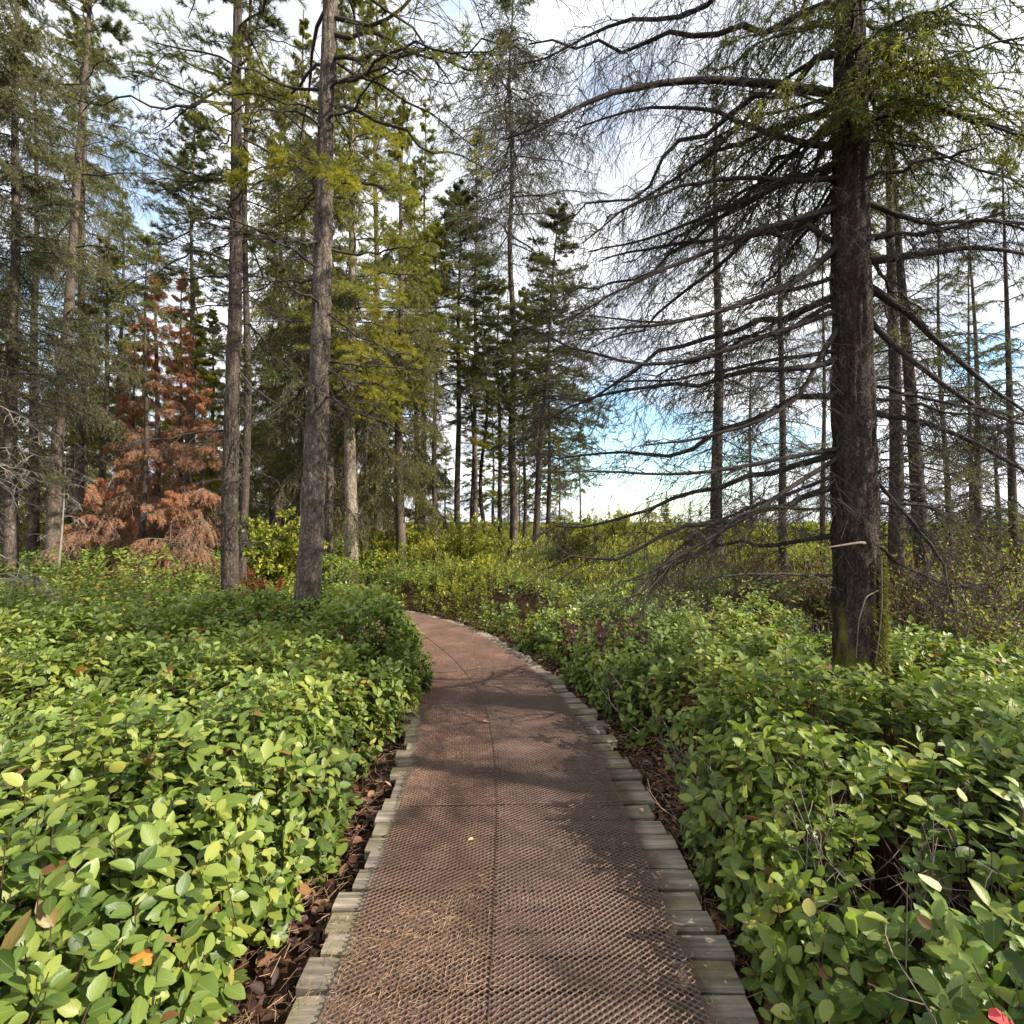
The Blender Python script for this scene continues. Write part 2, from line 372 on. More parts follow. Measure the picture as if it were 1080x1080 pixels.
# ------------------------------------------------------------------ boardwalk
def wood_mat():
    m, nt, b, o = nmat('weathered_plank')
    oi = nt.nodes.new('ShaderNodeObjectInfo'); t = nt.nodes.new('ShaderNodeTexCoord')
    ad = nt.nodes.new('ShaderNodeVectorMath'); ad.operation = 'MULTIPLY_ADD'
    nt.links.new(oi.outputs['Random'], ad.inputs[0]); ad.inputs[1].default_value = (37, 53, 11); nt.links.new(t.outputs['Object'], ad.inputs[2])
    n = noise(nt, 22, 8, vec=ad.outputs[0], stretch=(.1, 1.6, 1.6), rough=.7)
    c = ramp(nt, n.outputs[0], [(.3, (.065, .054, .042)), (.5, (.215, .187, .148)), (.7, (.4, .355, .29))]).outputs[0]
    c = mixc(nt, 1, c, ramp(nt, oi.outputs['Random'], [(0, (.6, .58, .56)), (.5, (1, .98, .95)), (1, (1.25, 1.2, 1.12))]).outputs[0], 'MULTIPLY')
    n3 = noise(nt, 3.2, 5, vec=ad.outputs[0])
    c = mixc(nt, ramp(nt, n3.outputs[0], [(.46, (0, 0, 0)), (.68, (.75, .75, .75))]).outputs[0], c, (.13, .12, .035))
    sx = nt.nodes.new('ShaderNodeSeparateXYZ'); nt.links.new(t.outputs['Object'], sx.inputs[0])      # dark brown dirt under the mesh that also paints in the shade of its holes
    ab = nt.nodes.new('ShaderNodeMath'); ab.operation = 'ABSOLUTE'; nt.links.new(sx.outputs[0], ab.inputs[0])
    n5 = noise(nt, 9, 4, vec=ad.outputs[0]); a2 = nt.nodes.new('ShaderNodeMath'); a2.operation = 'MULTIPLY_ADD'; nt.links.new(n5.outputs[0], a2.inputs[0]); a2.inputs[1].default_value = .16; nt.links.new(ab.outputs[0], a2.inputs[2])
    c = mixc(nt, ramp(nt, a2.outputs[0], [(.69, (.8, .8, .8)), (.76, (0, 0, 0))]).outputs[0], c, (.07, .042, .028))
    nt.links.new(c, b.inputs['Base Color']); b.inputs['Roughness'].default_value = .85; b.inputs['Specular IOR Level'].default_value = .25
    bp = nt.nodes.new('ShaderNodeBump'); bp.inputs['Distance'].default_value = .006; bp.inputs['Strength'].default_value = .8
    nt.links.new(n.outputs[0], bp.inputs['Height']); nt.links.new(bp.outputs[0], b.inputs['Normal'])
    return m
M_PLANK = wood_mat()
def rust_mat(name, a, b_, c_):
    m, nt, b, o = nmat(name)
    n = noise(nt, 2.6, 9, rough=.7); n2 = noise(nt, 60, 3)
    c = ramp(nt, n.outputs[0], [(.3, a), (.55, b_), (.75, c_)]).outputs[0]
    c = mixc(nt, 1, c, ramp(nt, n2.outputs[0], [(.3, (.7, .65, .62)), (.7, (1.3, 1.25, 1.2))]).outputs[0], 'MULTIPLY')
    nt.links.new(c, b.inputs['Base Color']); b.inputs['Roughness'].default_value = .75; b.inputs['Metallic'].default_value = .15
    return m
M_RUST = rust_mat('rusty_mesh', (.08, .046, .034), (.14, .082, .058), (.22, .138, .098))
M_STEEL = rust_mat('dull_mesh', (.078, .049, .038), (.134, .086, .066), (.208, .144, .112))
board = thing('boardwalk', 'wooden plank boardwalk covered in rusty wire mesh, curving away to the left through the shrubs', 'boardwalk', (0, 0, 0))
def plank_mesh(seed, w):
    r = np.random.default_rng(seed); L = 1.53; nxp = 25; th = .05
    x = np.linspace(-L/2, L/2, nxp); mb = MB()
    e0 = -w/2+.006*(vnoise(x*5, x*0+seed, 1)-.5)*2; e1 = w/2+.006*(vnoise(x*5, x*0+seed, 2)-.5)*2
    wear = .004*vnoise(x*8, x*0+seed, 6)
    bev = .006
    prof = [np.stack([x, e0, x*0-th], 1), np.stack([x, e0, x*0-bev-wear], 1), np.stack([x, e0+bev, -wear*.4], 1), np.stack([x, x*0, .0015*vnoise(x*6, x*0+seed, 9)], 1),
            np.stack([x, e1-bev, -wear*.5], 1), np.stack([x, e1, x*0-bev-wear], 1), np.stack([x, e1, x*0-th], 1)]
    V = np.stack(prof, 0); V[:, 0, 0] += r.uniform(-.02, .02, 1); V[:, -1, 0] += r.uniform(-.02, .02, 1)
    k = len(prof); a, c = np.meshgrid(np.arange(nxp-1), np.arange(k-1)); q = (c*nxp+a).ravel()
    mb.add(V, np.stack([q, q+1, q+1+nxp, q+nxp], 1))
    mb.add(V[:, 0], [list(range(k))]); mb.add(V[:, -1], [list(range(k))[::-1]])
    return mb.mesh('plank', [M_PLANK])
widths = [.1, .108, .115, .12, .126, .105, .112, .122]
pms = [plank_mesh(k+3, w) for k, w in enumerate(widths)]
s = float(np.interp(-.4, PATH[:, 1][:200], PS[:200])); np_ = 0; S_START = s
while np_ < 99:
    k = int(RNG.integers(0, 8)); w = widths[k]
    x, y, tx, ty = [float(v) for v in path_at(s+w/2)]
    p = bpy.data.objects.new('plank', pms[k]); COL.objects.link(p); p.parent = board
    off = RNG.uniform(-.032, .032)
    p.location = (x+ty*off, y-tx*off, RNG.uniform(-.004, .002)); p.rotation_euler = (RNG.uniform(-.012, .012), RNG.uniform(-.004, .004), math.atan2(-tx, ty)+RNG.uniform(-.012, .012)+ (PI if RNG.random() < .5 else 0))
    s += w+RNG.uniform(.01, .024); np_ += 1
S_END = s
def mesh_panel(t0, t1, s0, s1, mat, z0, rot=0):
    LW, SW = .035/2, .0225/2
    ni = int((t1-t0)/LW); nj = int((s1-s0)/SW)
    I, J = np.meshgrid(np.arange(ni), np.arange(nj)); I = I.ravel(); J = J.ravel(); k = (I+J) % 2 == 0; I = I[k]; J = J[k]
    def pos(i, j):
        t = t0+i*LW; s = s0+j*SW; s = s+.012*(vnoise(t*4, s*1.5, 51)-.5); t = t+.006*(vnoise(t*3, s*4, 52)-.5)
        x, y, tx, ty = path_at(s)
        z = z0+.009*(vnoise(t*2.5, s*2.5, 5)-.35)
        return np.stack([x+ty*t, y-tx*t, z+0*x], 1)
    P0, P1 = [], []; bd = .24                       # expanded metal: short bonds at the nodes, slanting strands between them
    for dj in (1, -1):
        ok = (I+1 <= ni) & (J+dj >= 0) & (J+dj <= nj)
        P0.append(pos(I[ok]+bd, J[ok]+.06*dj)); P1.append(pos(I[ok]+1-bd, J[ok]+.94*dj))
    V, F = prisms(np.concatenate(P0), np.concatenate(P1), .0027, .0027, 4)
    B0, B1 = pos(I-bd*1.1, J), pos(I+bd*1.1, J); V2, F2 = prisms(B0, B1, .0036, .0036, 4)
    V, F = np.concatenate([V, V2]), np.concatenate([F, F2+len(V)])
    return MB().add(V, F).build('wire_mesh', [mat], board)
s_a = float(np.interp(2.88, PATH[:, 1][:400], PS[:400])); s_b = s_a+2.3; s_c = s_b+2.5
for (a, c2) in ((S_START+.1, s_a+.01), (s_a, s_b+.01), (s_b, s_c+.01), (s_c, S_END-.1)):
    zj = .016 + (0.004 if a in (s_a, s_c) else 0)
    mesh_panel(-.655, -.075, a, c2, M_RUST, zj)
    mesh_panel(-.115, .60, a, c2, M_STEEL if a < s_b else M_RUST, zj+.007)
# pale lath holding down the overlap of two mesh lengths
for sj in (s_a, s_b+.35, s_c+.2):
    C = []
    for t in np.linspace(-.6, .72, 14):
        x, y, tx, ty = [float(v) for v in path_at(sj)]; C.append((x+ty*t, y-tx*t, .031))
    V, F = tube(np.array(C), np.full(14, .003), 6); MB().add(V, F).build('batten', [M_STEEL], board)

# dry needles and straw caught in the mesh
M_STRAW = leaf_mat('dry_straw', [(0, (.17, .095, .055)), (.5, (.27, .165, .095)), (1, (.45, .33, .2))], rough=.6, trans=.1, tcol=(1, .9, .7), spec=.3)
def straw(n):
    s = S_START + (S_END-S_START)*RNG.random(n)**1.2*.8
    t = np.where(RNG.random(n) < .72, RNG.normal(-.42, .17, n), RNG.uniform(-.7, .7, n)); t = np.clip(t, -.74, .74)
    keep = vnoise(s*1.6, t*2.2, 31) > .32; s, t = s[keep], t[keep]; n = len(s)
    x, y, tx, ty = path_at(s); a = RNG.uniform(0, 2*PI, n); l = RNG.uniform(.015, .05, n)
    c = np.stack([x+ty*t, y-tx*t, RNG.uniform(.016, .027, n)], 1); D = np.stack([np.cos(a), np.sin(a), RNG.normal(0, .12, n)], 1)
    mid = c+np.stack([-np.sin(a), np.cos(a), 0*a], 1)*(RNG.normal(0, .12, n)*l)[:, None]
    P = np.stack([c-D*l[:, None]/2, mid, c+D*l[:, None]/2], 1); P[..., 2] = np.maximum(P[..., 2], .016)
    V, F = lines(P, .0008, .0006, 3); return MB().add(V, F)
tag(straw(20000).build('dry_needles', [M_STRAW]), 'dry golden straw and needles caught in the wire mesh of the walkway', 'needle litter', kind='stuff')

# ------------------------------------------------------------------ leaves
LEAF_N = (np.array([0, .16, .42, .74, .92, 1.0]), np.array([.1, .74, 1.0, .74, .3, .03]))
LEAF_M = (np.array([0, .28, .72, 1.0]), np.array([.12, .95, .85, .06]))
def leaves(mb, B, D, N, L, Wd, shape, mat, rng, uv=False, fold=.18, curl=.12):
    n = len(B); S = norm(np.cross(N, D)); N = np.cross(D, S)
    st, wd = shape; k = len(st)
    fo = rng.uniform(.3, 1.5, n)*fold; cu = rng.normal(.6, 1.0, n)*curl
    x = st[None, :, None]*np.ones((n, 1, 3)); y = (wd[None, :, None]*np.array([-.5, 0, .5])[None, None])*np.ones((n, 1, 1))
    z = np.abs(y)*fo[:, None, None]*2*(Wd/L)[:, None, None] - cu[:, None, None]*x*x
    V = B[:, None, None]+D[:, None, None]*(x*L[:, None, None])[..., None]+S[:, None, None]*(y*Wd[:, None, None])[..., None]+N[:, None, None]*(z*L[:, None, None])[..., None]
    f = []
    for a in range(k-1):
        for c in range(2): f.append([a*3+c, a*3+c+1, (a+1)*3+c+1, (a+1)*3+c])
    f = np.array(f); F = (np.arange(n)*3*k)[:, None, None]+f[None]
    u = None
    if uv:
        UV = np.stack([st[:, None]*np.ones((1, 3)), np.ones((k, 1))*np.array([[0, .5, 1.]])], -1).reshape(-1, 2)
        u = np.broadcast_to(UV[f][None], (n, len(f), 4, 2)).reshape(-1, 2)
    mb.add(V.reshape(-1, 3), F.reshape(-1, 4), mat, True, u)
def diamonds(mb, B, D, N, L, Wd, mat, rng):
    n = len(B); S = norm(np.cross(N, D)); N = np.cross(D, S)
    V = np.stack([B, B+D*(L*.5)[:, None]+S*(Wd*.5)[:, None]+N*(L*.06)[:, None], B+D*L[:, None]-N*(L*rng.normal(.05, .1, n))[:, None], B+D*(L*.5)[:, None]-S*(Wd*.5)[:, None]+N*(L*.06)[:, None]], 1)
    mb.add(V.reshape(-1, 3), np.arange(n*4).reshape(-1, 4), mat, False)

def canopy(x, y):
    """height of the shrub canopy and distance from its edge"""
    d, side = path_dist(x, y)
    gap = np.where(side < 0, .2*sstep(4.4, 3.2, y)-.02-.26*sstep(4.3, 5.0, y)*sstep(10, 8.5, y), .03+.13*vnoise(x*.9, y*.9, 17)) 
    e = d-HALF-gap + .16*(vnoise(x*2.3, y*2.3, 8)-.5)
    H = np.where(side < 0, .72, .60)
    H = H + .36*(vnoise(x*1.7, y*1.7, 1)-.5) + .2*(vnoise(x*.55, y*.55, 2)-.5) + .2*(vnoise(x*4, y*4, 5)-.5) + .12*sstep(8, 14, y) + np.where(side < 0, .12*sstep(4.4, 5.2, y)*sstep(7.5, 6, y)*sstep(-2.2, -1.2, x), 0) + sstep(8.5, 12, y)*(.55*(vnoise(x*.9, y*.9, 91)-.5)+.3*(vnoise(x*2.2, y*2.2, 92)-.5))
    H = np.maximum(H, .42); q = 1-np.clip(e/.55, 0, 1); h = H*np.sqrt(np.clip(1-q*q, 0, 1))
    return h, e, side
SHRUB_HOLES = [(1.08, 5.7, .55), (2.45, 3.75, .24), (at(326, 6.1)[0], 6.1, .16)]
def cover(mb, r0, r1, sp, layers, nleaf, L0, lod, keepf, mat, stemmat, rng, hsc=1.0, ratio=.62, upright=0.):
    x0 = -(r1*1.02+2.5)
    gx, gy = np.meshgrid(np.arange(x0, -x0, sp), np.arange(-.3, r1, sp)); x = gx.ravel(); y = gy.ravel()
    x = x+rng.uniform(-.6, .6, len(x))*sp; y = y+rng.uniform(-.6, .6, len(y))*sp
    r = np.hypot(x, y); k = (r >= r0) & (r < r1) & (np.abs(x) < np.abs(y)*1.06+2.2); x, y = x[k], y[k]
    h, e, side = canopy(x, y); k = (e > .02) & keepf(x, y, side)
    gapn = vnoise(x*3.1, y*3.1, 61)*.6+vnoise(x*7.3, y*7.3, 62)*.4
    thin = np.where(side < 0, .24, .35+.14*sstep(1.6, 3.0, x)*sstep(3.2, 5, y)); k &= (gapn > thin) | (y > 9) | ((rng.random(len(x)) < .12) & (gapn > thin-.1))
    for hx, hy, hr in SHRUB_HOLES: k &= np.hypot(x-hx, y-hy) > hr
    x, y, h, e, side = x[k], y[k], h[k], e[k], side[k]
    h = h*hsc
    d1, _ = path_dist(x+.05, y); d0, _ = path_dist(x-.05, y); d3, _ = path_dist(x, y+.05); d2, _ = path_dist(x, y-.05)
    gx = -(d1-d0)/.1; gy = -(d3-d2)/.1
    for li in range(layers+2):
        edge = e < .42
        if li < layers: m = rng.random(len(x)) < (1.0 if li == 0 else .8)
        else: m = edge & (rng.random(len(x)) < .9)
        if li == 0: zz = h+rng.normal(0, .03, len(x))
        elif li < layers: zz = h-.1*li-rng.uniform(0, .08, len(x))
        else: zz = h*rng.uniform(.15, .95, len(x))
        m &= zz > .04
        xx, yy, z2, ee, gx2, gy2 = x[m], y[m], zz[m], e[m], gx[m], gy[m]
        n = len(xx)
        if n == 0: continue
        o_ = np.clip(1-ee/.45, 0, 1)*1.1
        A = norm(np.stack([gx2*o_+rng.normal(0, .28, n), gy2*o_+rng.normal(0, .28, n)-.08, np.full(n, 1.)], 1))
        P = np.stack([xx, yy, z2+GZ], 1)
        nl = nleaf
        kk = np.arange(nl)
        th = kk[None]*2.4+rng.uniform(0, 6.28, (n, 1))+rng.normal(0, .35, (n, nl))
        a1 = norm(np.cross(A, np.array([[.3, .9, .1]]))); a2 = np.cross(A, a1)
        rad = a1[:, None]*np.cos(th)[..., None]+a2[:, None]*np.sin(th)[..., None]
        el = (rng.uniform(-.3, .85, (n, nl))+upright+.35*(kk[None]/nl-.4))[..., None]
        D = norm(rad*np.cos(el)+A[:, None]*np.sin(el)); Nn = norm(A[:, None]*np.cos(el)-rad*np.sin(el)+rng.normal(0, .2, (n, nl, 3)))
        Lf = L0*rng.uniform(.6, 1.25, (n, nl))*(1.08-.4*kk[None]/nl)*rng.uniform(.7, 1.15, (n, 1))
        Bp = P[:, None]+A[:, None]*((kk[None]/nl-.6)*L0*1.5)[..., None]+rad*(L0*.12)
        k2 = rng.random(n*nl) < .94
        args = [v.reshape(-1, 3)[k2] for v in (Bp, D, Nn)]
        Lr = Lf.ravel()[k2]; Wr = Lr*ratio*rng.uniform(.75, 1.2, len(Lr))
        yg = (np.tile(kk >= nl-3, n)[k2]) & (np.repeat(rng.random(n) < .6, nl)[k2]) & (li == 0)
        if lod <= 1:
            for sel, mm in ((~yg, mat), (yg, 3)):
                if sel.any():
                    leaves(mb, *[v[sel] for v in args], Lr[sel], Wr[sel], LEAF_N if lod == 0 else LEAF_M, mm, rng, uv=lod == 0)
        else: diamonds(mb, *args, Lr, Wr, mat, rng)
        if stemmat is not None:
            if lod <= 1:
                sub = rng.random(n) < (.8 if lod == 0 else .5)
                p0 = np.stack([xx-gx2*.1*o_+rng.normal(0, .06, n), yy+rng.normal(0, .06, n), np.full(n, GZ-.02)], 1)[sub]
                p2 = (P+A*L0*.5)[sub]; p1 = (p0+p2)/2+rng.normal(0, .03, (len(p0), 3))
                V, F = lines(np.stack([p0, p1, p2], 1), .0032, .0018, 3); mb.add(V, F, stemmat)
    return mb
yes = lambda s0: (lambda x, y, side: (side < 0) if s0 < 0 else (side >= 0))
def bogzone(x, y): return sstep(-1.5, 1.5, x+2.6+(y-9)*.05)*sstep(7.6, 9.8, y+.6*vnoise(x, y, 12))*(1-.75*sstep(.16, .3, x/np.maximum(y, 1))*sstep(16, 11, y))*(.55+.45*sstep(.3, .55, vnoise(x*.35, y*.35, 93)))
for s0, nm, lab in ((-1, 'left', 'broad glossy green leafy shrubs filling the left side of the walkway'), (1, 'right', 'lower half shaded green leafy shrubs on the right side of the walkway')):
    rg = np.random.default_rng(40+s0); mb = MB(); f = yes(s0)
    nb = lambda x, y, side: f(x, y, side) & (np.random.default_rng(5).random(len(x)) >= bogzone(x, y))
    cover(mb, 0.3, 3.3,   .084, 3, 8, .08, 0, f, 0, 2, rg)
    cover(mb, 3.3, 7.0, .088, 2, 8, .076, 1, f, 1, 2, rg)
    cover(mb, 7.0, 13.0, .13, 2, 7, .082, 2, nb, 1, None, rg, ratio=.68)
    cover(mb, 13.0, 30.0, .27, 1, 8, .13, 2, nb, 1, None, rg, ratio=.72)
    tag(mb.build('leafy_shrubs', [M_SALAL, M_SALAL_F, M_STEM, M_SALAL_Y]), lab, 'shrubs', kind='stuff')
rg = np.random.default_rng(78); n = 3200
x = rg.uniform(.9, 7, n); y = rg.uniform(.8, 8, n); h, e, sd = canopy(x, y); k = (e > .1) & (sd > 0) & (vnoise(x*1.2, y*1.2, 71) > .42) & (x < y*1.1+.6); x, y, h = x[k], y[k], h[k]; n = len(x)
P0 = np.stack([x, y, h*.25+GZ], 1); D = norm(np.stack([rg.normal(0, .5, n), rg.normal(0, .5, n), np.full(n, .75)], 1)); l = rg.uniform(.25, .6, n)[:, None]
P = np.stack([P0, P0+D*l*.4+rg.normal(0, .02, (n, 3)), P0+D*l*.75+rg.normal(0, .03, (n, 3)), P0+D*l+rg.normal(0, .05, (n, 3))], 1)
V, F = lines(P, .0026, .0012, 4); mb = MB().add(V, F); q = grow(P, 4, .3, 1, .7, .45, .1, 3, rg, up=.1, jit=.3); V, F = lines(q, .0016, .0009, 3); mb.add(V, F)
tag(mb.build('bare_stems', [M_TWIG_MID]), 'thin bare brown stems poking out of the shrubs on the right side', 'stems', kind='stuff')
mb = MB(); rg = np.random.default_rng(77)
fb = lambda x, y, side: np.random.default_rng(6).random(len(x)) < bogzone(x, y)
cover(mb, 7.5, 15.0, .13, 2, 8, .075, 2, fb, 0, None, rg, hsc=1.05, ratio=.5, upright=.5)
cover(mb, 15.0, 40.0, .30, 1, 9, .13, 2, fb, 0, None, rg, hsc=1.15, ratio=.5, upright=.5)
cover(mb, 40.0, 95.0, .8, 1, 9, .36, 2, fb, 0, None, rg, hsc=1.3, ratio=.5, upright=.6)
tag(mb.build('bog_shrubs', [M_BOG]), 'sunlit yellow green low bushes spreading beyond the bend of the walkway', 'shrubs', kind='stuff')

# tall dry grass out in the open bog
n = 9000
gx = RNG.uniform(1.0, 34, n); gy = RNG.uniform(11, 46, n); k = (gx < gy*1.1+1) & (vnoise(gx*.5, gy*.5, 21) > .38); gx, gy = gx[k], gy[k]; n = len(gx)
hh = RNG.uniform(.7, 1.35, n); P0 = np.stack([gx, gy, np.full(n, GZ)], 1); dr = RNG.normal(0, .22, (n, 3)); dr[:, 2] = 1
P = np.stack([P0, P0+dr*hh[:, None]*.5, P0+dr*hh[:, None]+np.stack([dr[:, 0], dr[:, 1], 0*hh], 1)*.5], 1)
V, F = lines(P, .012, .003, 3)
M_GRASS = leaf_mat('dry_grass', [(0, (.2, .15, .05)), (.5, (.34, .27, .09)), (1, (.45, .38, .13))], rough=.7, trans=.3, spec=.2)
tag(MB().add(V, F).build('tall_grass', [M_GRASS]), 'straw coloured tall grass in the open bog at the right', 'grass', kind='stuff')

# reddish leaf litter beside the walkway
n = 16000
s = RNG.uniform(S_START, S_END, n); sd = np.where(RNG.random(n) < .5, -1, 1); t = sd*(HALF+RNG.uniform(-.02, .75, n)**1)
x, y, tx, ty = path_at(s)
B = np.stack([x+ty*t, y-tx*t, GZ+RNG.uniform(.0, .05, n)], 1); a = RNG.uniform(0, 6.28, n)
D = norm(np.stack([np.cos(a), np.sin(a), RNG.normal(0, .35, n)], 1)); Nn = norm(np.stack([RNG.normal(0, .5, n), RNG.normal(0, .5, n), np.ones(n)], 1))
mb = MB(); L = RNG.uniform(.02, .065, n); leaves(mb, B, D, Nn, L, L*RNG.uniform(.4, .7, n), LEAF_N, 0, RNG, uv=True, fold=.28, curl=.3)
nq = 6000; s = RNG.uniform(S_START, S_END*.7, nq); t = np.where(RNG.random(nq) < .5, -1, 1)*(HALF+RNG.uniform(0, .4, nq)); x, y, tx, ty = path_at(s); a = RNG.uniform(0, 6.28, nq); l = RNG.uniform(.03, .09, nq)[:, None]
C0 = np.stack([x+ty*t, y-tx*t, GZ+RNG.uniform(.03, .07, nq)], 1); D = np.stack([np.cos(a), np.sin(a), RNG.normal(0, .2, nq)], 1); V, F = lines(np.stack([C0-D*l/2, C0+D*l/2], 1), .0011, .0008, 3); mb.add(V, F, 1)
tag(mb.build('leaf_litter', [M_LITTER, M_STRAW]), 'reddish brown fallen leaves lying on the soil along both edges of the walkway', 'leaf litter', kind='stuff')
# single fallen leaves
def fallen(px, py, label, mat, z=.022, ln=.07):
    d = 1.6*540/(py-550) if z < .1 else (1.6-z)*540/(py-550)
    r = np.random.default_rng(int(px)); mb = MB(); a = r.uniform(0, 6.28)
    leaves(mb, np.zeros((1, 3)), np.array([[math.cos(a), math.sin(a), .15]]), np.array([[.1, -.2, 1.]]), np.array([ln]), np.array([ln*.6]), LEAF_N, 0, r, uv=True, fold=.35, curl=.3)
    tag(mb.build('fallen_leaf', [mat], None, ((px-540)/540*d, d, z)), label, 'leaf')
M_TAN = plain('tan_leaf', (.42, .3, .18), var=(.55, .42, .28), scale=30); M_ORANGE = plain('orange_leaf', (.5, .17, .03), var=(.6, .27, .06), scale=40); M_PINK = plain('crimson_leaf', (.45, .06, .06), scale=30)
fallen(515, 762, 'curled tan leaf lying in the middle of the walkway mesh', M_TAN)
fallen(500, 886, 'small pale leaf fragment on the mesh near the seam', M_TAN, ln=.03)
fallen(676, 857, 'pale leaf scrap on the right plank ends', M_TAN, ln=.04)

def bush_leaf(px, py, label, mat, ln):
    best = min(np.linspace(.8, 3, 200), key=lambda d: abs(float(canopy(np.array([(px-540)/540*d]), np.array([d]))[0][0])+GZ+.05 - (1.6-(py-550)/540*d)))
    fallen(px, py, label, mat, z=1.6-(py-550)/540*best+.0001 if 1.6-(py-550)/540*best > .1 else .11, ln=ln)
bush_leaf(165, 1010, 'curled orange leaf caught on the shrubs at the lower left', M_ORANGE, .075)
bush_leaf(1034, 1064, 'crimson leaf on the shrubs in the lower right corner', M_PINK, .07)
bush_leaf(985, 935, 'dry tan leaf caught on the right shrubs', M_TAN, .08)

# ------------------------------------------------------------------ conifers
def trunk_line(H, lean, rng, wob=.02, K=24):
    z = np.linspace(-.15, H, K); ph = rng.uniform(0, 6, 4)
    return np.stack([lean[0]*z+wob*(np.sin(z*.9+ph[0])+.6*np.sin(z*.37+ph[1])), lean[1]*z+wob*(np.sin(z*.8+ph[2])+.6*np.sin(z*.41+ph[3])), z], 1)
def trunk_mb(C, r, H, sides=10, flare=.5, bark=None, seed=0):
    z = C[:, 2]; u = np.clip(z/H, 0, 1)
    rr = r*(1-.88*u**1.05)+r*flare*np.exp(-np.maximum(z, 0)/.35)*.6
    disp = None
    if bark:
        th = np.arange(sides)/sides*2*PI; TH, ZZ = np.meshgrid(th, z)
        kx = r*2*PI*bark
        a = np.abs(vnoise(TH/(2*PI)*kx+.6*vnoise(TH*2, ZZ*3, seed), ZZ*bark*.22, seed)-.5)*2
        c = vnoise(TH/(2*PI)*kx*2.3, ZZ*bark*.55, seed+1)
        disp = (.022*np.minimum(a*1.8, 1)+.008*c-.014)*(.5+.5*(1-u[:, None]))*r/.16 + .02*r/.16*(vnoise(TH/(2*PI)*5, ZZ*1.1, seed+3)-.5)
    V, F = tube(C, rr, sides, disp); mb = MB().add(V, F, 0, True)
    mb.add(C[-1:]+np.array([[0, 0, .1]]), np.zeros((0, 3), int))
    return mb
def centre(C, z):
    return np.stack([np.interp(z, C[:, 2], C[:, 0]), np.interp(z, C[:, 2], C[:, 1]), z], -1)
def primaries(C, z, az, L, pitch, droop, K, rng, wig=.03, upturn=0.):
    n = len(z); b = centre(C, z); s = np.linspace(0, 1, K)
    hd = np.stack([np.cos(az), np.sin(az), 0*az], 1); sd = np.stack([-np.sin(az), np.cos(az), 0*az], 1)
    P = b[:, None]+hd[:, None]*(L*np.cos(pitch))[:, None, None]*s[None, :, None]
    P[..., 2] += L[:, None]*(np.sin(pitch)[:, None]*s-droop[:, None]*s**2+upturn*s**3)
    w = np.cumsum(rng.normal(0, wig, (n, K)), 1); w -= w[:, :1]
    P += sd[:, None]*(w*L[:, None])[..., None]; w2 = np.cumsum(rng.normal(0, wig*.6, (n, K)), 1); w2 -= w2[:, :1]; P[..., 2] += w2*L[:, None]
    return P
STY = {
  # sec per primary, ter per sec, needle count, needle length, needle width, angle, twig droop, flat
  'pine':    dict(sec=13, ter=5, nn=30, nl=.062, nw=.0052, na=.75, dr=.02, up=.16, t0=.25, tl=.27, flat=0.),
  'spruce':  dict(sec=17, ter=6, nn=18, nl=.04, nw=.0065, na=.9, dr=.5, up=-.05, t0=.12, tl=.3, flat=.5),
  'hemlock': dict(sec=20, ter=7, nn=16, nl=.036, nw=.0075, na=1.0, dr=.75, up=-.12, t0=.08, tl=.34, flat=.7),
  'wispy':   dict(sec=14, ter=6, nn=7, nl=.045, nw=.005, na=.8, dr=.35, up=0., t0=.1, tl=.36, flat=.2),
  'dry':     dict(sec=13, ter=6, nn=12, nl=.045, nw=.0055, na=.9, dr=.75, up=-.1, t0=.1, tl=.36, flat=.2),
  'bare':    dict(sec=12, ter=4, nn=0, nl=0, nw=0, na=0, dr=.4, up=0., t0=.08, tl=.36, flat=0),
}
def foliage(mb, P, r0, sty, rng, dens=1., wood=0, leafm=1, nscale=1., sides=4):
    S = STY[sty]
    V, F = lines(P, r0, np.reshape(r0, (-1, 1))[:, 0]*.18+.002 if np.ndim(r0) else r0*.18, sides); mb.add(V, F, wood, True)
    sec = grow(P, max(2, int(S['sec']*dens)), S['t0'], 1.0, .95, S['tl']*1.25, S['dr'], 4, rng, taper=.55, up=S['up'])
    V, F = lines(sec, .0055*nscale, .0028*nscale, 3); mb.add(V, F, wood)
    ter = grow(sec, S['ter'], .15, 1.0, .8, .55, S['dr']*1.2, 3, rng, taper=.35, up=S['up'])
    V, F = lines(ter, .0032*nscale, .0022*nscale, 3); mb.add(V, F, wood)
    if S['nn']:
        V, F = needles(ter, S['nn'], S['nl']*nscale, S['nw']*nscale, S['na'], rng, flat=S['flat']); mb.add(V, F, leafm)
        V, F = needles(sec, int(S['nn']*1.2), S['nl']*nscale, S['nw']*nscale, S['na'], rng, t0=.3, flat=S['flat']); mb.add(V, F, leafm)
    return mb
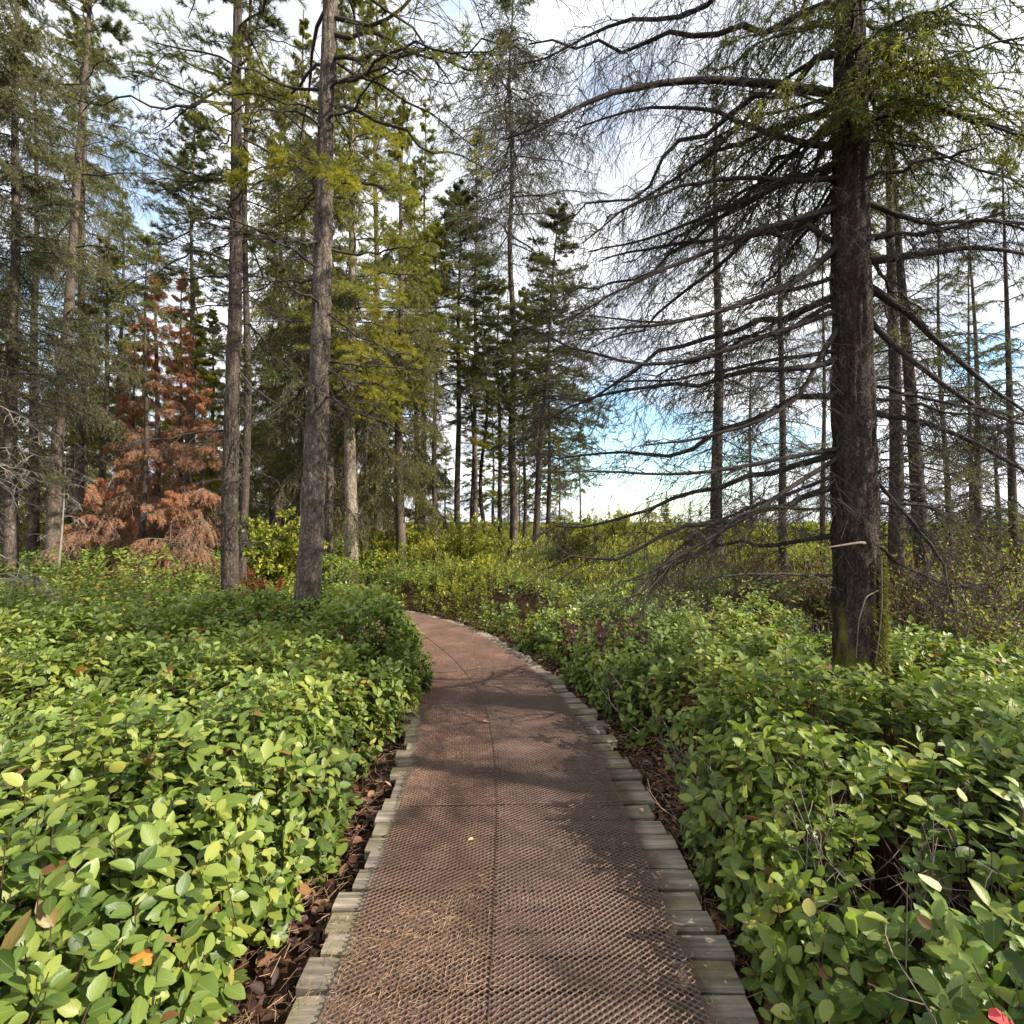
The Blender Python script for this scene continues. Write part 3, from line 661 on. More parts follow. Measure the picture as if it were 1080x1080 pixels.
def conifer(name, label, cat, pos, H, r, crown0, Rc, nprim, sty, leafm, bark=M_BARK_BG, lean=(0, 0), seed=1, dens=1., group=None, dead=8, deadlen=.8, prof='cone', nscale=1.3, wob=.03, twig=M_TWIG, pitch=(-.25, .7), droop=.25, sides=10, top_only=None):
    rng = np.random.default_rng(seed)
    t = thing(name, label, cat, pos, 0, group)
    C = trunk_line(H, lean, rng, wob)
    trunk_mb(C, r, H, sides).build('trunk', [bark], t)
    u = np.sort(rng.random(nprim))**.9; z = crown0+(H*.985-crown0)*u
    if prof == 'cone': L = Rc*(1-u)**.75*(.55+.45*sstep(0, .18, u))
    elif prof == 'tuft': L = Rc*np.sqrt(np.clip(1-(2*u-.75)**2/1.6, 0.02, 1))*(1-u*.45)
    else: L = Rc*(1-u**2)*.9
    L = L*rng.uniform(.5, 1.15, nprim)+.12
    az = np.arange(nprim)*2.4+rng.normal(0, .5, nprim)
    pt = pitch[0]+(pitch[1]-pitch[0])*u+rng.normal(0, .12, nprim)
    P = primaries(C, z, az, L, pt, droop*(1.2-u), 6, rng)
    mb = foliage(MB(), P, .006+.016*L/2, sty, rng, dens, 0, 1, nscale)
    mb.build('crown', [twig, leafm], t)
    if dead:
        zd = rng.uniform(max(.8, crown0*.2), crown0+.25*(H-crown0), dead); Ld = rng.uniform(.3, 1., dead)*deadlen
        Pd = primaries(C, zd, rng.uniform(0, 6.28, dead), Ld, rng.uniform(-.3, .15, dead), np.full(dead, .2), 6, rng)
        if nscale < 1.3 or dead < 10:
            for q in range(dead): foliage(MB(), Pd[q:q+1], .005+.008*Ld[q:q+1], 'bare', rng, .7, 0, 0, 1.0).build('dead_branch', [twig], t)
        else: foliage(MB(), Pd, .005+.008*Ld, 'bare', rng, .8, 0, 0, 1.0).build('dead_branches', [twig], t)
    return t

# ---- two big pines on the left, branch by branch
def big_tree(name, label, cat, pos, H, r, lean, bark, seed, brs, crown, leafm, sty, twig, bfreq=16, wob=.022, extra_parts=None, moss=None):
    rng = np.random.default_rng(seed)
    t = thing(name, label, cat, pos)
    C = trunk_line(H, lean, rng, wob, K=int(H*22))
    trunk_mb(C, r, H, 72, bark=bfreq, seed=seed, flare=.55).build('trunk', [bark], t)
    for (z, az, L, pt, dr, st, dens, lm) in brs:
        P = primaries(C, np.array([z]), np.array([az]), np.array([L]), np.array([pt]), np.array([dr]), 12, rng, wig=.035, upturn=.12 if dr > .2 else 0)
        mb = foliage(MB(), P, np.array([.007+.0075*L]), st, rng, dens, 0, 1, 1.0, sides=6)
        mb.build('branch', [twig, lm or leafm], t)
    c0, Rc, npr, dens = crown
    u = np.sort(rng.random(npr)); z = c0+(H*.98-c0)*u; L = Rc*(1-u)**.7*rng.uniform(.5, 1.1, npr)+.1
    P = primaries(C, z, np.arange(npr)*2.4+rng.normal(0, .4, npr), L, -.1+.7*u, .2*(1-u), 7, rng)
    foliage(MB(), P, .008+.01*L, sty, rng, dens, 0, 1, 1.1, sides=4).build('crown', [twig, leafm], t)
    return t, C, rng

def rnd_brs(n, z0, z1, L0, L1, rng, styles, az=None, pt=(-.3, .2), dr=(.1, .4)):
    out = []
    for i in range(n):
        a = rng.uniform(0, 2*PI) if az is None else rng.uniform(*az)
        st, dens, lm = styles[int(rng.integers(0, len(styles)))]
        out.append((rng.uniform(z0, z1), a, rng.uniform(L0, L1), rng.uniform(*pt), rng.uniform(*dr), st, dens, lm))
    return out
rA = np.random.default_rng(101)
brA = rnd_brs(10, 1.4, 4.2, .15, .5, rA, [('bare', .5, None)]) \
    + rnd_brs(16, 3.0, 7.4, .6, 1.5, rA, [('bare', .9, None), ('wispy', 1, M_NDL_MIX)], pt=(-.2, .35)) \
    + [(5.0, -.3, 1.3, .1, .25, 'pine', .9, M_NDL_MIX), (5.9, .5, 1.4, .2, .2, 'pine', 1, M_NDL_MIX), (6.5, -.5, 1.5, .25, .1, 'bare', 1.2, None), (6.9, .1, 1.6, .3, .1, 'bare', 1.2, None),
       (6.0, -2.2, 1.0, -.25, .5, 'pine', 1.1, M_NDL_YEL), (5.85, -.9, .9, -.2, .5, 'pine', 1.1, M_NDL_YEL), (5.6, PI-.4, .9, -.1, .3, 'pine', .9, M_NDL_MIX), (6.6, PI+.3, 1.2, .1, .2, 'pine', 1, M_NDL_MIX),
       (4.2, .2, 1.1, -.25, .1, 'bare', 1, None), (7.3, -.05, 2.3, .02, .3, 'bare', 1.6, None), (7.0, -.35, 2.1, .0, .35, 'pine', 1.1, M_NDL_MIX), (7.6, .25, 2.6, -.05, .25, 'bare', 1.6, None), (6.7, .45, 2.2, .08, .25, 'pine', .8, M_NDL_YEL), (7.8, -.2, 2.6, -.1, .2, 'wispy', 1.3, M_NDL_MIX), (6.9, PI+.2, 1.7, .0, .25, 'pine', 1.1, M_NDL_MIX), (7.2, PI-.4, 1.8, .05, .25, 'pine', 1.0, M_NDL_YEL), (3.5, -.15, .9, -.1, .2, 'bare', 1, None), (3.1, .6, .9, .15, .1, 'bare', .8, None)]
big_tree('pine_tree', 'thick grey brown pine trunk standing nearest the walkway on its left side', 'tree', at(326, 6.1), 14.5, .143, (.0275, 0), M_BARK_PINE, 5, brA, (7.2, 2.0, 40, .9), M_NDL_PINE, 'pine', M_TWIG)
rB = np.random.default_rng(102)
brB = rnd_brs(16, 1.2, 5.0, .2, .8, rB, [('bare', .6, None)]) \
    + rnd_brs(12, 4.5, 9.5, 1.0, 1.9, rB, [('pine', .8, M_NDL_PINE), ('pine', .8, M_NDL_PINE), ('wispy', 1, M_NDL_PINE)], pt=(-.05, .5)) \
    + [(6.2, PI-.1, 1.6, .25, .55, 'bare', 1.2, None), (5.6, PI+.1, 1.5, .2, .6, 'bare', 1.2, None), (6.8, PI+.2, 1.4, .15, .3, 'bare', 1.2, None), (8.0, PI+.1, 2.2, -.1, .1, 'bare', 1, None),
       (8.4, PI-.3, 1.6, .3, .2, 'pine', 1, M_NDL_PINE), (3.1, PI+.2, 1.5, -.05, .2, 'bare', .9, None), (3.9, -.4, 1.4, -.5, .1, 'bare', .8, None), (3.0, -.8, .7, -.7, .2, 'bare', .8, None)]
big_tree('pine_tree', 'slim dark pine with a straight bare trunk, second from the walkway on the left', 'tree', at(243, 7.6), 15.5, .12, (.007, 0), M_BARK_DARK, 6, brB, (7.5, 2.4, 34, .9), M_NDL_PINE, 'pine', M_TWIG, bfreq=18)

# ---- the big spruce on the right with its drooping bare branches
RX, RY = at(900, 3.75)[:2]
rR = np.random.default_rng(103)
def Z_(py, d=3.75): return 1.6+(550-py)/540*d
spr = thing('spruce_tree', 'large dark spruce with drooping bare branches and a mossy foot, right of the walkway', 'tree', (RX, RY, GZ))
CR = trunk_line(12.5, (.003, 0), rR, .012, K=280)
trunk_mb(CR, .155, 12.5, 72, bark=17, seed=9, flare=.35).build('trunk', [M_BARK_SPRUCE], spr)
def px_branch(pts, dd, r0, hang, dens, hm=None):
    """main branch drawn through picture heights and reaches, running dd metres nearer at its tip"""
    n = len(pts); Q = []
    for i, (px, py) in enumerate(pts):
        d = 3.75+dd*i/(n-1); Q.append(((px-540)/540*d-RX, d-RY, 1.6+(550-py)/540*d-GZ))
    Q = np.array(Q); tt = np.linspace(0, n-1, 14); P = np.stack([np.interp(tt, np.arange(n), Q[:, k]) for k in range(3)], 1)
    P[1:-1] = (P[:-2]+2*P[1:-1]+P[2:])/4
    P[1:] += np.cumsum(rR.normal(0, .007, (13, 3)), 0)
    return P[None]
def twiggy(P, r0, dens, hang, rng, leaf=None):
    L = np.linalg.norm(P[0, -1]-P[0, 0]); mb = MB()
    V, F = tube(P[0], np.linspace(r0*1.2, .006, P.shape[1]), 7); mb.add(V, F, 0, True)
    sec = grow(P, int(L*17*dens)+3, .08, 1., .72, .25, hang, 5, rng, taper=.35, up=-.02, jit=.32, lenabs=np.array([[max(L, 1.4)]]), curl=.07)
    V, F = lines(sec, .0042, .0018, 3); mb.add(V, F, 0)
    ter = grow(sec, 6, .1, 1., .75, .6, hang*1.3, 4, rng, taper=.4, up=-.15, jit=.4, curl=.09)
    V, F = lines(ter, .0022, .0011, 3); mb.add(V, F, 0)
    q = grow(ter, 2, .2, .9, .7, .55, hang, 3, rng, taper=.3, up=-.1, jit=.4)
    V, F = lines(q, .0014, .0009, 3); mb.add(V, F, 0)
    if leaf: 
        V, F = needles(ter, leaf, .028, .0045, .9, rng); mb.add(V, F, 1)
        V, F = needles(q, leaf, .028, .0045, .9, rng); mb.add(V, F, 1)
    return mb
BR = [([(890, 92), (800, 82), (720, 85), (650, 96), (590, 125), (530, 150)], -.5, .03, .45, 1.1, 0),
      ([(890, 150), (840, 148), (790, 128), (740, 108), (670, 112), (600, 135)], .3, .024, .5, 1, 0),
      ([(890, 183), (830, 180), (770, 178), (700, 195), (640, 225)], -.3, .02, .5, 1, 0),
      ([(888, 165), (830, 190), (760, 215), (680, 250), (620, 262)], .5, .02, .45, 1, 0),
      ([(888, 215), (820, 232), (740, 268), (680, 292), (610, 330)], -.4, .022, .4, 1, 0),
      ([(888, 255), (850, 290), (800, 315), (740, 335), (680, 350), (610, 352)], -.2, .026, .4, 1.1, 0),
      ([(888, 288), (830, 305), (760, 330), (700, 340), (620, 332)], .5, .016, .4, .9, 0),
      ([(888, 325), (820, 350), (750, 375), (690, 386), (620, 372), (560, 340)], -.2, .02, .35, 1, 0),
      ([(888, 368), (820, 376), (760, 384), (700, 398), (640, 396)], .3, .016, .3, 1, 0),
      ([(890, 338), (868, 380), (850, 420), (800, 448), (740, 462), (690, 470)], -.3, .02, .3, .9, 0),
      ([(888, 473), (830, 486), (770, 496), (690, 504), (610, 500)], -.3, .018, .2, .8, 0),
      ([(888, 480), (840, 508), (780, 548), (720, 580), (680, 600), (650, 640)], -.4, .018, .3, .8, 0),
      ([(888, 500), (830, 520), (760, 545), (700, 590), (690, 620)], .3, .013, .3, .8, 0),
      ([(888, 535), (850, 540), (800, 535), (750, 560), (720, 600)], -.3, .011, .3, .7, 0),
      ([(880, 606), (840, 608), (790, 606), (740, 612)], -.3, .01, .2, .6, 0),
      ([(920, 272), (960, 268), (1010, 262), (1060, 262), (1130, 280)], -.3, .03, .35, 1, 0),
      ([(918, 300), (960, 325), (1010, 375), (1060, 420), (1120, 450)], .3, .028, .35, 1, 0),
      ([(918, 335), (970, 380), (1020, 425), (1090, 445), (1150, 450)], -.2, .02, .35, 1, 0),
      ([(918, 436), (960, 442), (1020, 465), (1080, 490), (1140, 530)], -.3, .022, .3, .9, 0),
      ([(918, 120), (970, 110), (1040, 125), (1110, 160)], .2, .026, .4, 1, 8),
      ([(918, 95), (960, 100), (1020, 120), (1090, 140)], -.4, .022, .4, 1, 8),
      ([(918, 210), (980, 230), (1050, 225), (1120, 250)], .4, .02, .35, 1, 0),
      ([(918, 500), (955, 540), (990, 580), (1010, 640)], -.3, .013, .3, .9, 0),
      ([(918, 570), (950, 600), (1000, 620), (1050, 610)], -.2, .011, .3, .9, 0)]
for pts, dd, r0, hang, dens, lf in BR:
    twiggy(px_branch(pts, dd, r0, hang, dens), r0*.95, dens*.95, hang*.75, rR, lf).build('branch', [M_TWIG, M_NDL_MIX], spr)
for i in range(18):     # branches leaving the trunk on its far side and towards the open bog
    z = rR.uniform(1.6, 6.2); az = rR.uniform(.1, PI-.1) if i % 4 else rR.uniform(-.9, -.2); L = rR.uniform(.9, 2.1) if az > 0 else rR.uniform(.5, 1.2)
    P = primaries(CR, np.array([z]), np.array([az]), np.array([L]), np.array([rR.uniform(-.3, .1)]), np.array([rR.uniform(.05, .3)]), 12, rR, wig=.03, upturn=.1)
    twiggy(P, .011+.004*L, .8, rR.uniform(.3, .5), rR, 0).build('branch', [M_TWIG, M_NDL_MIX], spr)
for i in range(24):
    z = rR.uniform(4.45, 5.5); az = i*2.4; L = rR.uniform(.9, 1.7)
    if math.sin(az) < -.3: L *= .62; z = min(z, 5.1)
    P = primaries(CR, np.array([z]), np.array([az]), np.array([L]), np.array([rR.uniform(-.05, .2)]), np.array([rR.uniform(.25, .5)]), 10, rR)
    foliage(MB(), P, np.array([.016]), 'spruce', rR, 1.05, 0, 1, .8).build('bough', [M_TWIG, M_NDL_OLV if i % 3 else M_NDL_MIX], spr)
for z, az, L in ((5.5, PI-.1, 2.4), (6.0, PI-.35, 2.6)):
    P = primaries(CR, np.array([z]), np.array([az]), np.array([L]), np.array([.05]), np.array([.12]), 14, rR)
    twiggy(P, .024, .9, .6, rR, 0).build('branch', [M_TWIG, M_NDL_MIX], spr)
for i in range(10):
    z = 1.9+3.2*i/9+rR.uniform(-.1, .1); az = PI+rR.uniform(-.75, .25); L = rR.uniform(1.7, 2.7)
    P = primaries(CR, np.array([z]), np.array([az]), np.array([L]), np.array([rR.uniform(-.3, .1)]), np.array([rR.uniform(.05, .25)]), 14, rR, wig=.03, upturn=.15)
    twiggy(P, .013+.004*L, .6, rR.uniform(.25, .5), rR, 0).build('branch', [M_TWIG, M_NDL_MIX], spr)
zu = np.sort(rR.uniform(5.2, 12.3, 34)); uu = (zu-5)/7.5
P = primaries(CR, zu, np.arange(34)*2.4, 1.9*(1-uu)**.7*rR.uniform(.6, 1.1, 34)+.1, -.15+.6*uu, .3*(1-uu), 8, rR)
foliage(MB(), P, .02*(1-uu)+.006, 'spruce', rR, 1.0, 0, 1, .9).build('crown', [M_TWIG, M_NDL_MIX], spr)
# pale broken stub, dead wisps and moss on the trunk foot
def curve(pts, r0, r1, mat, name, parent, sides=6):
    P = np.array(pts, float); K = len(P); tt = np.linspace(0, K-1, 4*K)
    Q = np.stack([np.interp(tt, np.arange(K), P[:, k]) for k in range(3)], 1); Q[1:-1] = (Q[:-2]+2*Q[1:-1]+Q[2:])/4
    V, F = tube(Q, np.linspace(r0, r1, len(Q)), sides); return MB().add(V, F, 0, True).build(name, [mat], parent)
zb = Z_(572)-GZ
curve([(-.02, -.14, zb), (-.13, -.26, zb+.01), (-.4, -.34, zb-.02)], .014, .005, M_TWIG_MID, 'broken_branch', spr)
curve([(.06, -.16, zb-.33), (-.08, -.24, zb-.36), (-.14, -.25, zb-.52), (-.14, -.22, zb-.78)], .005, .003, M_TWIG_MID, 'dead_twig', spr)
curve([(.08, -.17, zb-.1), (.05, -.21, zb-.45), (.0, -.22, zb-.8)], .005, .003, M_TWIG_MID, 'dead_twig', spr)
curve([(-.35, -.35, .42), (-.1, -.3, .55), (.1, -.24, .6)], .009, .006, M_TWIG_PALE, 'dead_twig', spr)
n = 5200
zz = 1.35*rR.random(n)**1.3+.05; th = rR.normal(-.55, .38, n)     # moss cushion down the sunny right side of the foot
rr = np.interp(zz, [0, .3, 1.4], [.2, .175, .163])-.004
P0 = np.stack([np.cos(th)*rr, np.sin(th)*rr, zz], 1); D = norm(np.stack([np.cos(th), np.sin(th), rR.uniform(-1.2, .3, n)], 1)+rR.normal(0, .4, (n, 3)))
k = vnoise(th*4, zz*5, 44) > .33; P0, D = P0[k], D[k]; n = len(P0)
P = np.stack([P0, P0+D*.03*rR.uniform(.5, 1.3, (n, 1)), P0+D*.045*rR.uniform(.5, 1.3, (n, 1))-np.array([0, 0, .012])], 1)
V, F = lines(P, .0035, .0012, 3); MB().add(V, F).build('moss', [M_MOSS], spr)

# ---- named trees of the middle distance
conifer('pine_tree', 'thin dark trunk close behind the slim straight pine on the left', 'tree', at(259, 8.8), 14, .075, 4.5, 1.7, 46, 'pine', M_NDL_PINE, M_BARK_DARK, (-.004, 0), 21, nscale=1.1, dead=14)
conifer('pine_tree', 'tall pale trunk leaning right at the far left edge', 'tree', at(52, 12.5), 18, .15, 5.2, 3.0, 80, 'pine', M_NDL_GREY, M_BARK_BG, (.055, 0), 22, nscale=1.15, dead=16, deadlen=1.8)
conifer('pine_tree', 'shaded dark trunk just left of the pale leaning one', 'tree', at(36, 14.5), 15, .14, 3.5, 2.6, 70, 'wispy', M_NDL_GREY, M_BARK_DARK, (-.01, 0), 23, dead=14, deadlen=1.6)
conifer('pine_tree', 'slender conifer with a bare lower stem between the leaning trunk and the rusty tree', 'tree', at(108, 17), 11.5, .13, 4, 1.8, 50, 'pine', M_NDL_MIX, M_BARK_BG, (.01, 0), 24, dead=12)
for i, (px, d, H, r, Rc, n, lab) in enumerate([(166, 13.5, 8.9, .1, .9, 90, 'tallest of the dead conifers in rusty red needles'), (190, 14.2, 8.8, .08, .8, 80, 'slim rusty red dead conifer just right of the tallest one'), (140, 14.4, 7.4, .07, .8, 64, 'slim rusty dead conifer just left of the tallest one'),
    (214, 13, 5.2, .06, 1.0, 44, 'short orange brown dead conifer beside the slim straight pine'), (104, 13.2, 2.8, .04, 1.4, 44, 'low rusty brown sapling left of the rusty trees'), (178, 12.4, 2.4, .04, 1.3, 40, 'low rusty brown sapling in front of the rusty trees')]):
    conifer('dead_conifer', lab, 'tree', at(px, d), H, r, .35, Rc, n, 'dry', M_NDL_RED, M_BARK_BG, (.004*(i-2), 0), 225+i, dens=1., nscale=1.2, dead=0, prof='loose', twig=M_TWIG_MID, pitch=(-.1, .7), droop=.45)
conifer('pine_tree', 'dark narrow trunk standing in front of the rusty needles', 'tree', at(150, 12.9), 9, .075, 6, 1.1, 26, 'wispy', M_NDL_MIX, M_BARK_DARK, (.004, 0), 28, dead=14)
conifer('pine_tree', 'pale mossy trunk with bright yellow green boughs, behind the thick left pine', 'tree', at(370, 13), 16, .18, 5.0, 2.5, 76, 'pine', M_NDL_MIX, M_BARK_MOSSY, (-.002, 0), 29, nscale=1.15, dead=10)
for i, (px, d, H, r, c0, lab) in enumerate([(498, 23, 11, .08, 6, 'thin stem between the bushy topped pine and the bowed stem'), (553, 22, 12, .085, 6.5, 'thin stem just right of the tall pale one'), (569, 24, 10, .08, 5, 'slight stem between the two right pines of the central clump')]):
    conifer('pine_tree', lab, 'tree', at(px, d), H, r, c0, 1.6, 44, 'pine', M_NDL_MIX, M_BARK_DARK, (.01*(i-1), 0), 190+i, nscale=1.4, dead=22, deadlen=1.4, prof='loose', wob=.07)
# its sunlit yellow boughs
ty = bpy.data.objects[-1] if False else [o for o in COL.objects if o.get('label', '').startswith('pale mossy trunk')][0]
rg = np.random.default_rng(300); Cy = trunk_line(16, (-.002, 0), np.random.default_rng(29), .03)
for z, az, L in ((5.4, -.2, 1.5), (6.0, -.7, 1.5), (4.9, .1, 1.3), (6.8, .2, 1.7), (7.3, -.9, 1.6), (9.8, -1.1, 1.7), (10.4, -.2, 1.9), (11.4, -.6, 1.8), (7.8, -.5, 1.6), (5.7, -1.3, 1.3), (5.1, -.5, 1.6), (5.5, .15, 1.8), (6.3, -.2, 1.8), (4.7, -.8, 1.2), (6.0, -1.1, 1.5), (5.3, -.9, 1.6)):
    P = primaries(Cy, np.array([z]), np.array([az]), np.array([L]), np.array([.15]), np.array([.65]), 8, rg)
    foliage(MB(), P, np.array([.02]), 'pine', rg, 1.6, 0, 1, 1.15).build('bough', [M_TWIG, M_NDL_YEL], ty)
conifer('hemlock_tree', 'drooping feathery olive hemlock right of the pale mossy trunk', 'tree', at(422, 14.5), 14, .15, 1.3, 1.9, 80, 'hemlock', M_NDL_MIX, M_BARK_BG, (0, 0), 30, dens=.9, nscale=1.3, droop=.6, dead=0)
conifer('hemlock_tree', 'grey green hemlock hanging behind the thick left pine', 'tree', at(345, 13.5), 15, .16, 2.0, 2.0, 80, 'hemlock', M_NDL_GREY, M_BARK_BG, (0, 0), 31, dens=.8, nscale=1.3, droop=.55, dead=0)
conifer('pine_tree', 'thin pine stem furthest left in the central clump', 'tree', at(459, 18), 12.4, .11, 6.4, 2.0, 54, 'pine', M_NDL_MIX, M_BARK_DARK, (0, 0), 32, nscale=1.25, dens=1.2, dead=26, deadlen=1.7, prof='loose', pitch=(-.3, .6))
conifer('pine_tree', 'bushy topped pine left of the tall pale stem in the central clump', 'tree', at(483, 19), 14.6, .13, 6.6, 3.3, 100, 'pine', M_NDL_PINE, M_BARK_DARK, (.002, 0), 33, nscale=1.25, dens=1.2, dead=26, deadlen=1.7, prof='loose', pitch=(-.3, .6))
tk = [o for o in COL.objects if o.get('label', '').startswith('bushy topped')][0]
Ck = trunk_line(14.2, (.002, 0), np.random.default_rng(33), .03)
for z, az, L in ((4.6, .0, 1.7), (5.2, .3, 1.2), (4.9, -.6, 1.3), (4.4, PI-.2, .9)):
    P = primaries(Ck, np.array([z]), np.array([az]), np.array([L]), np.array([-.05]), np.array([.3]), 8, rg)
    foliage(MB(), P, np.array([.02]), 'pine', rg, 1.2, 0, 1, 1.5).build('bough', [M_TWIG, M_NDL_YEL], tk)
conifer('pine_tree', 'tallest pale stem in the central clump, thin crown up to the top edge', 'tree', at(541, 20), 24, .17, 12.5, 4.2, 80, 'wispy', M_NDL_PINE, M_BARK_BG, (-.004, 0), 34, nscale=2.0, dens=1.5, dead=26, deadlen=1.8, prof='loose', pitch=(-.35, .4), wob=.06)
conifer('pine_tree', 'dark bowed stem left of the tall pale one', 'tree', at(512, 21), 12, .1, 7, 1.6, 36, 'pine', M_NDL_PINE, M_BARK_DARK, (.0, 0), 35, nscale=1.25, dens=1.2, dead=26, deadlen=1.7, wob=.16, prof='loose', pitch=(-.3, .6))
conifer('pine_tree', 'dark pine leaning right with a dense round top, right in the central clump', 'tree', at(562, 18.5), 13.6, .13, 4.8, 2.9, 104, 'pine', M_NDL_PINE, M_BARK_DARK, (.072, 0), 36, nscale=1.25, dens=1.2, dead=26, deadlen=1.7, prof='loose', pitch=(-.3, .6))
conifer('pine_tree', 'narrow upright stem at the right edge of the central clump', 'tree', at(579, 21), 11.5, .11, 4.0, 2.7, 76, 'pine', M_NDL_PINE, M_BARK_DARK, (.002, 0), 37, nscale=1.25, dens=1.2, dead=26, deadlen=1.7, prof='loose', pitch=(-.3, .6))
conifer('pine_tree', 'second dark stem leaning behind the central clump', 'tree', at(528, 23), 13, .12, 6.5, 1.9, 46, 'pine', M_NDL_MIX, M_BARK_DARK, (-.01, 0), 38, nscale=1.3, dens=1.2, dead=26, deadlen=1.7, prof='loose', pitch=(-.3, .6))
conifer('bare_conifer', 'straight bare trunk seen through the spruce twigs, left one of two in the bog', 'tree', at(758, 11.2), 11.5, .15, 2.2, 1.5, 60, 'wispy', M_NDL_GREY, M_BARK_DARK, (.0, 0), 39, dens=.9, nscale=1.0, dead=14, deadlen=1.1)
conifer('bare_conifer', 'thinner bare trunk seen through the spruce twigs, right one of two in the bog', 'tree', at(828, 12.5), 11.5, .105, 2.4, 1.5, 56, 'wispy', M_NDL_GREY, M_BARK_DARK, (-.01, 0), 40, dens=.9, nscale=1.0, dead=14, deadlen=1.1)
conifer('bare_conifer', 'grey trunk just right behind the large spruce', 'tree', at(946, 7.4), 9.5, .11, 1.2, 1.4, 54, 'wispy', M_NDL_GREY, M_BARK_DARK, (-.004, 0), 41, dens=.9, nscale=.9, dead=14, deadlen=1.1)
conifer('bare_conifer', 'trunk leaning left behind the large spruce', 'tree', at(976, 8.0), 9, .12, 1.4, 1.5, 50, 'wispy', M_NDL_GREY, M_BARK_DARK, (-.055, 0), 42, dens=.9, nscale=.9, dead=14, deadlen=1.1)
conifer('bare_conifer', 'slender grey sapling near the right edge, taller of the two', 'tree', at(1035, 9.3), 7.5, .07, 1.0, 1.1, 44, 'wispy', M_NDL_GREY, M_BARK_BG, (-.02, 0), 43, dens=.9, nscale=.9, dead=10)
for i, (px, d, H, r, ln, lab) in enumerate([(868, 14, 10, .08, .01, 'thin bare conifer seen just left of the large spruce'), (918, 10.5, 9, .07, .01, 'thin bare stem seen directly right of the large spruce'), (1000, 11, 8.5, .07, -.02, 'thin grey stem between the leaning trunk and the slender sapling'), (1070, 8.6, 8, .075, -.01, 'bare conifer closest to the right picture edge'), (1022, 13.5, 9, .07, .015, 'faint slender conifer behind the right edge saplings'), (792, 19, 10, .08, 0, 'faint far conifer between the two bare bog trunks')]):
    conifer('bare_conifer', lab, 'tree', at(px, d), H, r, 1.0, 1.3, 46, 'wispy', M_NDL_GREY, M_BARK_DARK, (ln, 0), 145+i, dens=.9, nscale=1.0, dead=12, deadlen=1.1)
conifer('snag', 'short broken grey snag near the right edge', 'tree', at(1052, 10), 3.6, .08, 1.5, .7, 14, 'bare', M_NDL_GREY, M_BARK_BG, (-.015, 0), 44, dens=.8, nscale=.9, dead=8)

for i, (px, d, H, r, c0, Rc, n, st, lm, lab) in enumerate([
    (-30, 9.5, 14, .14, 1.8, 2.3, 84, 'wispy', M_NDL_GREY, 'grey green twiggy conifer cut by the left picture edge'),
    (12, 10.5, 15, .13, 3.0, 2.3, 84, 'hemlock', M_NDL_GREY, 'dense feathery grey conifer in the upper left corner'),
    (84, 16.5, 19, .15, 8.0, 2.4, 84, 'hemlock', M_NDL_MIX, 'tall dense conifer just right of the pale leaning trunk'),
    (200, 17, 16, .12, 8, 2.0, 70, 'pine', M_NDL_PINE, 'green pine filling the gap left of the slim straight pine'),
    (292, 18.0, 17, .13, 3.5, 2.5, 90, 'hemlock', M_NDL_MIX, 'dense green conifer filling the gap between the two left pines'),
    (318, 15.0, 17, .14, 2.0, 2.5, 90, 'hemlock', M_NDL_MIX, 'bushy conifer close behind the thick left pine on its left'),
    (398, 16.5, 20, .15, 5.0, 2.6, 90, 'pine', M_NDL_MIX, 'tall olive pine rising above the yellow green boughs'),
    (446, 23, 21, .15, 7, 2.6, 84, 'pine', M_NDL_MIX, 'tall olive conifer rising behind the left of the central clump'),
    (500, 27, 23, .15, 11, 2.6, 70, 'wispy', M_NDL_PINE, 'tall thin topped conifer far behind the bushy topped pine'),
    (440, 20, 16, .13, 2.5, 2.1, 80, 'hemlock', M_NDL_GREY, 'grey green conifer at the left side of the central clump')]):
    conifer('conifer', lab, 'tree', at(px, d), H, r, c0, Rc, n, st, lm, M_BARK_BG, (rg.normal(0, .006), 0), 170+i, nscale=1.15, dead=10, deadlen=1.2)
conifer('bare_conifer', 'unseen twiggy conifer added beyond the right picture edge to dapple the walkway', 'tree', (5.6, 1.5, GZ), 9.5, .12, 1.4, 1.5, 50, 'wispy', M_NDL_GREY, M_BARK_DARK, (0, 0), 181, dens=.9, nscale=1.0, dead=8)  # added out of view to cast dappled shade on walkway and right shrubs
# ---- background forest: six kinds, copied
kinds = []
def bgkind(label, **k):
    t = conifer('conifer', label, 'tree', (0, 0, 0), **k); kinds.append(t); return t
bgkind('k', H=12, r=.13, crown0=3.5, Rc=1.9, nprim=54, sty='pine', leafm=M_NDL_MIX, seed=60, nscale=1.8, dead=8)
bgkind('k', H=13, r=.14, crown0=1.2, Rc=2.1, nprim=66, sty='hemlock', leafm=M_NDL_MIX, seed=61, nscale=1.7, dens=.75, dead=0, droop=.45)
bgkind('k', H=14, r=.15, crown0=6, Rc=1.9, nprim=48, sty='pine', leafm=M_NDL_GREY, seed=62, nscale=1.8, dead=16, deadlen=1.2)
bgkind('k', H=11, r=.12, crown0=1.0, Rc=2.2, nprim=62, sty='spruce', leafm=M_NDL_MIX, seed=63, nscale=1.8, dens=.75, dead=0)
bgkind('k', H=13, r=.12, crown0=4, Rc=1.6, nprim=50, sty='wispy', leafm=M_NDL_GREY, seed=64, nscale=1.5, dead=18, deadlen=1.3)
bgkind('k', H=10, r=.12, crown0=1.5, Rc=1.9, nprim=56, sty='pine', leafm=M_NDL_YEL, seed=65, nscale=1.8, dead=4)
